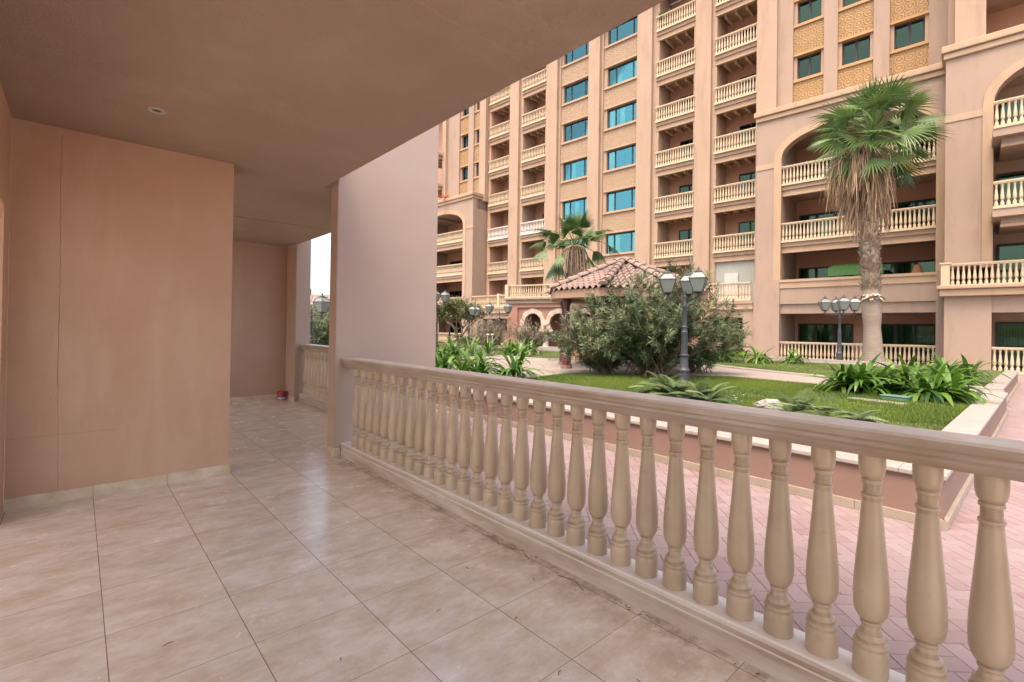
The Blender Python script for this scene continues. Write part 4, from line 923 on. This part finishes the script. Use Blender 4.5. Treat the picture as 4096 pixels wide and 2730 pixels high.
# arched blocks E and W -------------------------------------------------------
def arch_block(s0, s1, o0, o1, nf, name, solid1=True):
    """projecting block with a segmental arch over stacked balconies"""
    sp = 10.72; rise = 12.22; cx_ = (o0 + o1) / 2; hw = (o1 - o0) / 2; NB = -3.3
    def arch(hwx, r, n=22):   # elliptical arch points left to right
        return [(cx_ - hwx * math.cos(PI * i / n), sp + r * math.sin(PI * i / n) ** .8) for i in range(n + 1)]
    # wall above the arch
    b = MB(); P = arch(hw, rise - sp); fr = nf
    for (x0, z0), (x1, z1) in zip(P, P[1:]):
        vs = [(x0, -fr, z0), (x1, -fr, z1), (x1, -fr, 13.1), (x0, -fr, 13.1)]; b.add(vs, [(0, 1, 2, 3)])
        vs = [(x0, -fr, z0), (x0, -fr + .5, z0), (x1, -fr + .5, z1), (x1, -fr, z1)]; b.add(vs, [(0, 1, 2, 3)])
    bb(b, s0, o0, NB, fr, 4.27, 13.1); bb(b, o1, s1, NB, fr, 4.27, 13.1)
    bb(b, s0, s1, NB, fr - .5, rise + .02, 13.1)
    b.build('wall', 'fac2', B)
    # arch surround
    b = MB(); P2 = arch(hw + .36, rise - sp + .36); f2 = nf + .05
    for i in range(len(P) - 1):
        a, c, d, e = P[i], P[i + 1], P2[i + 1], P2[i]
        b.add([(a[0], -f2, a[1]), (c[0], -f2, c[1]), (d[0], -f2, d[1]), (e[0], -f2, e[1])], [(0, 1, 2, 3)])
        b.add([(e[0], -f2, e[1]), (d[0], -f2, d[1]), (d[0], -nf, d[1]), (e[0], -nf, e[1])], [(0, 1, 2, 3)])
        b.add([(a[0], -f2, a[1]), (a[0], -nf + .01, a[1]), (c[0], -nf + .01, c[1]), (c[0], -f2, c[1])], [(0, 1, 2, 3)])
    for x0, x1 in ((o0 - .36, o0 + .001), (o1 - .001, o1 + .36)): bb(b, x0, x1, nf - .2, f2, 4.27, sp)
    bb(b, s0 - .02, o0 - .36, nf - .3, nf + .035, 10.42, 10.70); bb(b, o1 + .36, s1 + .02, nf - .3, nf + .035, 10.42, 10.70)
    b.build('arch_surround', 'cream', B)
    part('cornice', 'cream', [(s0 - .12, s1 + .12, NB, nf + .22, 13.36, 13.66), (s0 - .05, s1 + .05, NB, nf + .12, 13.101, 13.359)], bevel=.04)
    # base
    part('wall', 'fac2', [(s0 - .08, o0 - .02, NB, nf + .09, -.1, 4.26), (o1 + .02, s1 + .08, NB, nf + .09, -.1, 4.26)])
    part('wall', 'recess', [(s0, s1, NB - .3, NB + .01, -.1, 13.0)])
    part('parapet', 'fac2', [(o0 - .02, o1 + .02, nf - .25, nf, 2.95, 3.8)]); part('coping', 'cream', [(o0 - .04, o1 + .04, nf - .26, nf + .05, 3.801, 4.12), (o0 - .05, o1 + .05, nf - .3, nf + .10, 4.121, 4.255)])
    part('beam', 'fac2', [(o0 - .02, o1 + .02, NB, nf - .12, 2.44, 2.949)])
    for k in (1, 2):
        balustrade(o0 + .0, o1, nf - .12, LV[k]); slab(o0 + .01, o1 - .01, LV[k], nf - .18, joists=False, back=NB + .02)
    balustrade(o0 - .02, o1 + .02, nf - .1, .93)
    return NB
arch_block(-8.62, -.6, -7.37, -1.04, 0.0, 'right')
arch_block(-41.2, -32.3, -39.9, -33.6, 0.0, 'left')
for (a, c) in ((-7.2, -4.55), (-3.5, -1.1)):
    w2 = (c - a) / 3
    for k, z0 in enumerate((-.1, 3.15, 6.25, 9.35)):
        cu = [(a + .15, a + w2 - .1), (a + w2 + .1, a + w2 + .3), (a + w2 * 1.5, a + 2 * w2 - .1), (a + 2 * w2 + .1, c - .1)] if k != 1 or a > -5 else [(a + 2 * w2 - .3, a + 2 * w2 + .2), (c - .5, c - .1)]
        window(a, c, z0, z0 + 2.05, -3.2, [a + w2, a + 2 * w2], 'ggreen', cu, .09)
for a in (-39.3, -36.2):
    for k, z0 in enumerate((-.1, 3.15, 6.25, 9.35)): window(a, a + 2.3, z0, z0 + 2.05, -3.2, [a + .8, a + 1.6], 'gblue' if k > 1 else 'ggreen', [(a + .9, a + 1.4)], .08)
# H wall above block E: three window columns
def hwall(cols, nf, edges, m='rel2', z0=13.3, glassm='ggreen'):
    P_ = []
    xs_ = [edges[0]] + [x for c in cols for x in c] + [edges[1]]
    for i in range(0, len(xs_), 2):
        P_.append((xs_[i], xs_[i + 1], -3.3, nf, z0, TOP))
    part('wall', 'fac2', P_)
    for (a, c) in cols:
        infl = []; rl = []; sl = []
        for k in range(3, 7):
            zw0 = LV[k] + 2.02 ; zw1 = zw0 + 1.30
            if k == 3: zs = z0
            rl += [(a, c, -2.9, nf - .14, zw0 - 1.62 if k > 3 else z0, zw0 - .15)]
            sl += [(a - .02, c + .02, -2.95, nf - .06, zw0 - .15, zw0), (a - .02, c + .02, -2.95, nf - .09, zw1 + .02, zw1 + .16)]
            infl += [(a - .02, a + .16, -2.9, nf - .2, zw0, zw1 + .02), (c - .16, c + .02, -2.9, nf - .2, zw0, zw1 + .02)]
            if zw1 < TOP: window(a + .16, c - .16, zw0, zw1, nf - .42, [(a + c) / 2], glassm, [(a + .2, c - .2)] if k > 3 and a < -4 else [], .07)
        part('carved_panel', m, rl); part('window_sill', 'cream2', sl); part('wall', 'fac', infl)
MT['cream2'] = plaster('ochre_trim', (.37, .22, .105), (.40, .25, .13), 30, .1)
LVs = LV[:]; LV = [z - .01 for z in LV]
hwall([(-7.15, -5.68), (-5.05, -3.52), (-2.87, -1.38)], -1.2, (-7.93, -.5))
hwall([(-35.75, -34.45), (-33.72, -32.95)], -1.2, (-37.5, -32.7), 'rel2', 13.3, 'gblue')
LV = LVs
# corner balcony stack at the far left
for k in range(3, 6):
    balustrade(-41, -37.9, .1, LV[k], 'railw' if k == 4 else 'rail'); slab(-41, -37.85, LV[k], .02)
part('wall', 'fac', [(-38.0, -37.45, -3.3, -.9, 13.3, TOP)])
# block K at the right ----------------------------------------------------------
NK = 1.5
part('wall', 'fac2', [(-.70, .44, -3.3, NK, 4.3, 13.1), (.02, 8, -3.3, NK - .6, 11.95, 13.1)])
def karch():
    b = MB(); o0, o1 = .75, 6.6; cx_ = (o0 + o1) / 2; hw = (o1 - o0) / 2; sp = 10.7; rs = 1.75
    def arch(h_, r_, n=20): return [(cx_ - h_ * math.cos(PI * i / n), sp + r_ * math.sin(PI * i / n) ** .8) for i in range(n + 1)]
    P = arch(hw, rs)
    w_ = MB()
    for (x0, z0), (x1, z1) in zip(P, P[1:]):
        w_.add([(x0, -NK, z0), (x1, -NK, z1), (x1, -NK, 13.1), (x0, -NK, 13.1)], [(0, 1, 2, 3)]); w_.add([(x0, -NK, z0), (x0, -NK + .6, z0), (x1, -NK + .6, z1), (x1, -NK, z1)], [(0, 1, 2, 3)])
    bb(w_, .44, o0, NK - .3, NK - .001, 10.7, 13.1); w_.build('wall', 'fac2', B)
    P2 = arch(hw + .32, rs + .32); f2 = NK + .05
    for i in range(len(P) - 1):
        a, c, d, e = P[i], P[i + 1], P2[i + 1], P2[i]
        b.add([(a[0], -f2, a[1]), (c[0], -f2, c[1]), (d[0], -f2, d[1]), (e[0], -f2, e[1])], [(0, 1, 2, 3)]); b.add([(e[0], -f2, e[1]), (d[0], -f2, d[1]), (d[0], -NK, d[1]), (e[0], -NK, e[1])], [(0, 1, 2, 3)])
        b.add([(a[0], -f2, a[1]), (a[0], -NK + .01, a[1]), (c[0], -NK + .01, c[1]), (c[0], -f2, c[1])], [(0, 1, 2, 3)])
    bb(b, .43, .751, NK - .4, f2, 4.2, 10.7); bb(b, -.72, .43, NK - .3, NK + .035, 10.42, 10.70)
    b.build('arch_surround', 'cream', B)
karch()
part('cornice', 'cream', [(-.85, 8, -3.3, NK + .2, 13.36, 13.66), (-.78, 8, -3.3, NK + .11, 13.101, 13.359)], bevel=.04)
part('wall', 'fac2', [(-.70, .73, -3.3, NK + .1, -.1, 3.03)])
part('beam', 'fac2', [(.73, 8, -2, NK + .02, 2.35, 3.02)])
part('wall', 'fac', [(.80, 8, -3.3, -.2, -.1, 13.0)], label='recessed back wall of the right hand balconies')
part('cornice', 'cream', [(-.93, 8, -2, NK + .55, 3.32, 3.47), (-.85, 8, -2, NK + .42, 3.031, 3.319)], bevel=.03)
part('rail_pier', 'rail', [(-.80, -.52, NK + .22, NK + .5, 3.471, 4.36), (-.84, -.48, NK + .18, NK + .54, 4.361, 4.43)])
balustrade(-.52, 7.5, NK + .36, 4.38, h=.88)
for k in (1, 2):
    balustrade(.72, 7.5, NK + 1.3, LV[k]); z1 = LV[k] - 1.06
    part('balcony_slab', 'fac2', [(.70, 7.5, -.3, NK + 1.36, z1 - .3, z1 - .001), (.95, 7.5, -.3, NK + 1.0, z1 - .56, z1 - .301)]); part('fascia', 'cream', [(.93, 7.5, NK + .9, NK + 1.06, z1 - .66, z1 - .561)])
balustrade(.74, 7.5, NK + .0, .96)
for k, z0 in enumerate((-.1, 3.2, 6.2, 9.3)): window(.9, 4.4, z0, z0 + 2.1, -.12, [2.05, 3.2], 'ggreen', [(1.0, 1.95), (3.3, 4.2)] if k != 1 else [], .1)
part('pillar', 'fac', [(-.66, -.45, -3.3, .6, 13.6, TOP), (-.43, .52, -3.3, NK - .1, 13.6, TOP)])
for k in range(3, 6): part('balcony_slab', 'fac', [(.52, 8, -3.3, NK - .2, LV[k] + 2.3, LV[k] + 2.7)])
part('wall', 'recess', [(.53, 8, -1.5, -1.2, 13.6, TOP)])
# balusters: the hundred that show largest are objects, the rest one mesh
def key(q):
    s, n = q[0], q[1]; d = math.hypot(s, OFF - n); u = s
    vis = s < 1.75 and q[2] < 15
    return (0 if vis else 1, d * (1 + .0 * q[2]))
BALS.sort(key=key); MS = {}
for (s, n, z, h, m, par) in BALS[:100]:
    if (m, round(h, 3)) not in MS: MS[(m, round(h, 3))] = baluster_mesh(.06, h, 10, m, 2)
    o = bpy.data.objects.new('baluster', MS[(m, round(h, 3))]); C.objects.link(o); o.parent = par; o.location = (s, -n, z)
for m in ('rail', 'railw'):
    b = MB(); pf = [(.06 * a, z) for a, z in ((1, 0), (1, .11), (.8, .17), (.52, .22), (.6, .235), (.75, .255), (1, .34), (.9, .49), (.7, .66), (.54, .79), (.6, .81), (.5, .86), (.6, .88), (.74, .93), (.74, 1))]
    for (s, n, z, h, mm, par) in BALS[100:]:
        if mm == m: b.lathe([(r_, q * h) for r_, q in pf], s, -n, z, 7, cap=False)
    o = b.build('balusters', m, B, smooth=True, kind='stuff')
# ---------------------------------------------------------------- arcade pavilion at left
D_ = Vector((.342, -.94, 0)); AR = empty('arcade', 'salmon porch with white horseshoe arches and a balustraded roof, left of the gazebo', 'arcade', (21.15, 24.02, 0), math.atan2(D_.y, D_.x))
def ap(name, m, boxes, bevel=0):
    b = MB()
    for (x0, x1, y0, y1, z0, z1) in boxes: b.box(x0, x1, y0, y1, z0, z1)
    return b.build(name, m, AR, bevel=bevel)
LEN = 6.6
ap('wall', 'pinkw', [(0, .76, 0, 3.2, -.1, 3.05), (LEN - .76, LEN, 0, 3.2, -.1, 3.05), (.76, LEN - .76, 0, 3.2, 2.80, 3.0501), (0, LEN, 3.0, 3.2, -.1, 3.05)]) if 'pinkw' in MT else None
MT['pinkw'] = plaster('arcade_pink', (.32, .165, .125), (.345, .185, .145), 30, .1)
ap('wall', 'pinkw', [(0, .76, 0, 3.0, -.1, 3.05), (LEN - .76, LEN, 0, 3.0, -.1, 3.05), (.76, LEN - .76, .0, .3, 2.80, 3.0501)])
MT['pinkd'] = plaster('arcade_inner', (.40, .19, .145), (.43, .21, .165), 30, .1)
ap('back_wall', 'pinkd', [(0, LEN, 3.0, 3.2, -.1, 3.05)]); ap('floor_slab', 'cope', [(0, LEN, -.1, 3.0, -.1, .0)])
ap('cornice', 'fac2', [(-.22, LEN + .2, -.22, 3.4, 3.3, 3.45), (-.1, LEN + .1, -.1, 3.3, 3.051, 3.299)], bevel=.02)
b = MB()
NA = 3; R_i = .60; R_o = .98; CZ = 1.78; zc0 = 1.30
cxs = [1.83 + 1.78 * i for i in range(NA)]
# tympanum wall with horseshoe holes: per arch strip from arch to top
for c in cxs:
    n = 28; a0 = R(-52); a1 = R(232)
    for i in range(n):
        t0 = a0 + (a1 - a0) * i / n; t1 = a0 + (a1 - a0) * (i + 1) / n
        p = [(c + R_i * math.cos(t0), CZ + R_i * 1.07 * math.sin(t0)), (c + R_i * math.cos(t1), CZ + R_i * 1.07 * math.sin(t1))]
        def outp(q): x, z = q; return (min(max(x, c - .89), c + .89), 2.80)
        # upper wall
        if t0 > R(-1) and t1 < R(181):
            b.add([(p[0][0], .12, p[0][1]), (p[1][0], .12, p[1][1]), (p[1][0], .12, 2.80), (p[0][0], .12, 2.80)], [(0, 1, 2, 3)])
b.box(.76, 1.24, .12, .3, zc0, 2.80)
for c in cxs: b.box(c + .6, c + 1.18, .121, .3, 1.7, 2.80)
b.build('tympanum', 'pinkw', AR)
b = MB(); b2 = MB()
for ci, c in enumerate(cxs):
    n = 13; a0 = R(-50); a1 = R(230)
    for i in range(n):
        t0 = a0 + (a1 - a0) * i / n; t1 = a0 + (a1 - a0) * (i + 1) / n; m_ = b if i % 2 else b2; ro = .90 if i % 2 == 0 else .87; S = 4
        pr0 = []; 
        for s_ in range(S):
            ta = t0 + (t1 - t0) * s_ / S; tb = t0 + (t1 - t0) * (s_ + 1) / S
            q = [(R_i, ta), (R_i, tb), (ro, tb), (ro, ta)]; V_ = [(max(c - .89, min(c + .89, c + r_ * math.cos(a))), CZ + r_ * 1.07 * math.sin(a)) for r_, a in q]
            yf = .06 if i % 2 == 0 else .075
            m_.add([(x, yf, z) for x, z in V_] + [(x, .30, z) for x, z in V_], [(0, 1, 2, 3), (0, 4, 5, 1), (3, 2, 6, 7), (7, 6, 5, 4)])
b2.build('arch_stones', 'arc', AR); b.build('arch_stones', 'arcp', AR)
for i, c in enumerate([1.0] + [x + .89 for x in cxs]):
    q = MB(); q.lathe([(.42, 0), (.42, .04), (.36, .10), (.36, .17), (.21, .33), (.21, .34), (.195, .36), (.19, .86), (.22, .88), (.22, .91), (.19, .93), (.20, 1.0), (.26, 1.12), (.31, 1.2), (.47, 1.23), (.47, 1.30), (.30, 1.302), (.30, 1.42)], n=8); q.xf(Matrix.Rotation(PI / 8, 4, 'Z')); o = q.build('column', 'arc', AR); o.location = (c, .2, .0)
# arcade roof balustrade
b = MB(); b.box(0, LEN, -.12, .06, 4.20, 4.27); b.box(0, LEN, -.12, .06, 3.451, 3.50); b.box(-.12, .14, -.16, .10, 3.451, 4.30); b.box(LEN - .14, LEN + .12, -.16, .10, 3.451, 4.30)
rl = b.build('rail', 'rail', AR); me = baluster_mesh(.052, .70, 8, 'rail', 2)
for i in range(38):
    o = bpy.data.objects.new('baluster', me); C.objects.link(o); o.parent = rl; o.location = (.26 + i * (LEN - .52) / 37, -.03, 3.50)
# ---------------------------------------------------------------- far building through the left opening
FB = empty('far_building', 'low pink building with a red barrel tile roof seen through the far opening', 'building', (11.7, 34.0, -.1), R(-25))
def fp(name, m, boxes):
    b = MB()
    for q in boxes: b.box(*q)
    return b.build(name, m, FB)
fp('wall', 'fac2', [(-8, -.9, 0, 4, 0, 2.95), (-.9, 4.5, .5, 4, 0, 2.6), (4.5, 9, 0, 4, 0, 2.95), (-.9, 4.5, 0, .5, 2.35, 2.95)]); fp('cornice', 'cream', [(-8, 9, -.15, 0, 2.62, 2.72)]); fp('window', 'dark', [(.5, 3.4, .45, .499, .3, 2.0)])
b = MB()
for i in range(-40, 46):
    x0 = i * .2; S = 6; tn = random.random(); vs = []
    for s_ in range(S + 1): v = s_ / S; up = .05 * math.sin(v * PI) ; vs += [(x0 + v * .2, -.35, 2.95 + up), (x0 + v * .2, 2.0, 3.75 + up), (x0 + v * .2, -.35, 2.90)]
    b.add(vs, [q for s_ in range(S) for q in ((3 * s_, 3 * s_ + 3, 3 * s_ + 4, 3 * s_ + 1), (3 * s_ + 2, 3 * s_ + 5, 3 * s_ + 3, 3 * s_))], tn)
o = b.build('roof', 'tile', FB); fp('chimney', 'fac2', [(-1.6, -.1, 2.2, 3.2, 3.3, 4.25)])
# ---------------------------------------------------------------- small things on the balconies
t = empty('balcony_awning', 'green canopy top standing behind the solid first floor parapet', 'canopy', tuple(B.matrix_basis @ Vector((-5.0, 1.2, 3.2))), B.rotation_euler.z)
MT['awn'] = flat('green_canvas', (.06, .17, .05), .8, var=.2); MT['awn2'] = flat('green_canvas_top', (.15, .30, .07), .8, var=.2)
b = MB(); b.add([(-.3, -.5, 1.62), (2.0, -.5, 1.62), (2.0, .5, 1.62), (-.3, .5, 1.62), (-.15, 0, 1.82), (1.85, 0, 1.82)], [(0, 1, 5, 4), (2, 3, 4, 5), (1, 2, 5), (3, 0, 4)]); b.build('canopy', 'awn2', t)
b = MB()
b.box(-.3, 2.0, -.5, -.49, 1.2, 1.618); b.box(-.3, -.29, -.49, .49, 1.2, 1.618); b.build('valance', 'awn', t)
b = MB(); [b.tube([(x, y, 0), (x, y, 1.6)], .025, 6) for x in (-.2, 1.9) for y in (-.4, .4)]; b.build('posts', 'iron', t)
t = empty('woven_lamp', 'orange cone shaped woven lamp shade behind the parapet near the right end', 'lamp', tuple(B.matrix_basis @ Vector((-1.75, 1.3, 3.2))))
MT['wov'] = flat('woven_orange', (.50, .24, .10), .9, var=.3, sc_=40)
b = MB(); b.lathe([(.30, .92), (.27, 1.05), (.13, 1.5), (.09, 1.58), (.02, 1.6)], n=16, cap=False); b.build('shade', 'wov', t); b = MB(); b.lathe([(.14, 0), (.03, .05), (.03, 1.0)], n=10); b.build('stand', 'iron', t)
t = empty('bougainvillea', 'small red bougainvillea trailing on the roof ledge of the left wing', 'plant', tuple(B.matrix_basis @ Vector((-36.0, -.1, 13.66)))); b = MB()
for i in range(420):
    c = (random.gauss(0, .9), random.gauss(0, .15), abs(random.gauss(.08, .1))); blade(b, c, (random.gauss(0, 1), random.gauss(0, 1), random.gauss(.5, .6)), (0, 0, 1), .12, .07, .4, 2, tint=random.random())
b.build('flowers', 'redf', t)
b = MB(); b.tube([(-1.2, 0, .02), (0, 0, .06), (1.2, 0, .03)], .015, 4); b.build('stem', 'bark', t)

shrub('balcony_plant', 'small green plant growing over the top balcony rail beside the ceiling edge', 'plant', *tuple(B.matrix_basis @ Vector((-15.15, 1.85, 22.1))), .35, 1.2, 12, 5, 'lily', .14, .05, 5, seed=55)

# ceiling crack and trowel band
b = MB(); open_ = [(1.15, 2.01), (1.26, 2.01), (1.34, 2.03), (1.44, 2.017), (1.58, 2.022), (1.69, 2.03), (1.77, 2.035), (1.87, 2.045)]
b2 = MB()
for (xa, ya), (xb, yb) in zip(open_, open_[1:]):
    b2.tube([(xa, ya, 2.9768), ((xa + xb) / 2 + random.uniform(-.006, .006), (ya + yb) / 2, 2.9768), (xb, yb, 2.9768)], .0011, 4)
b2.build('crack', 'wall', TERR)
b = MB(); b.prism([(1.1, 7.78), (3.08, 7.74), (3.08, 7.95), (1.1, 7.95)], 2.970, 2.9775); b.build('trowel_band', 'ceil', TERR, bevel=.004)
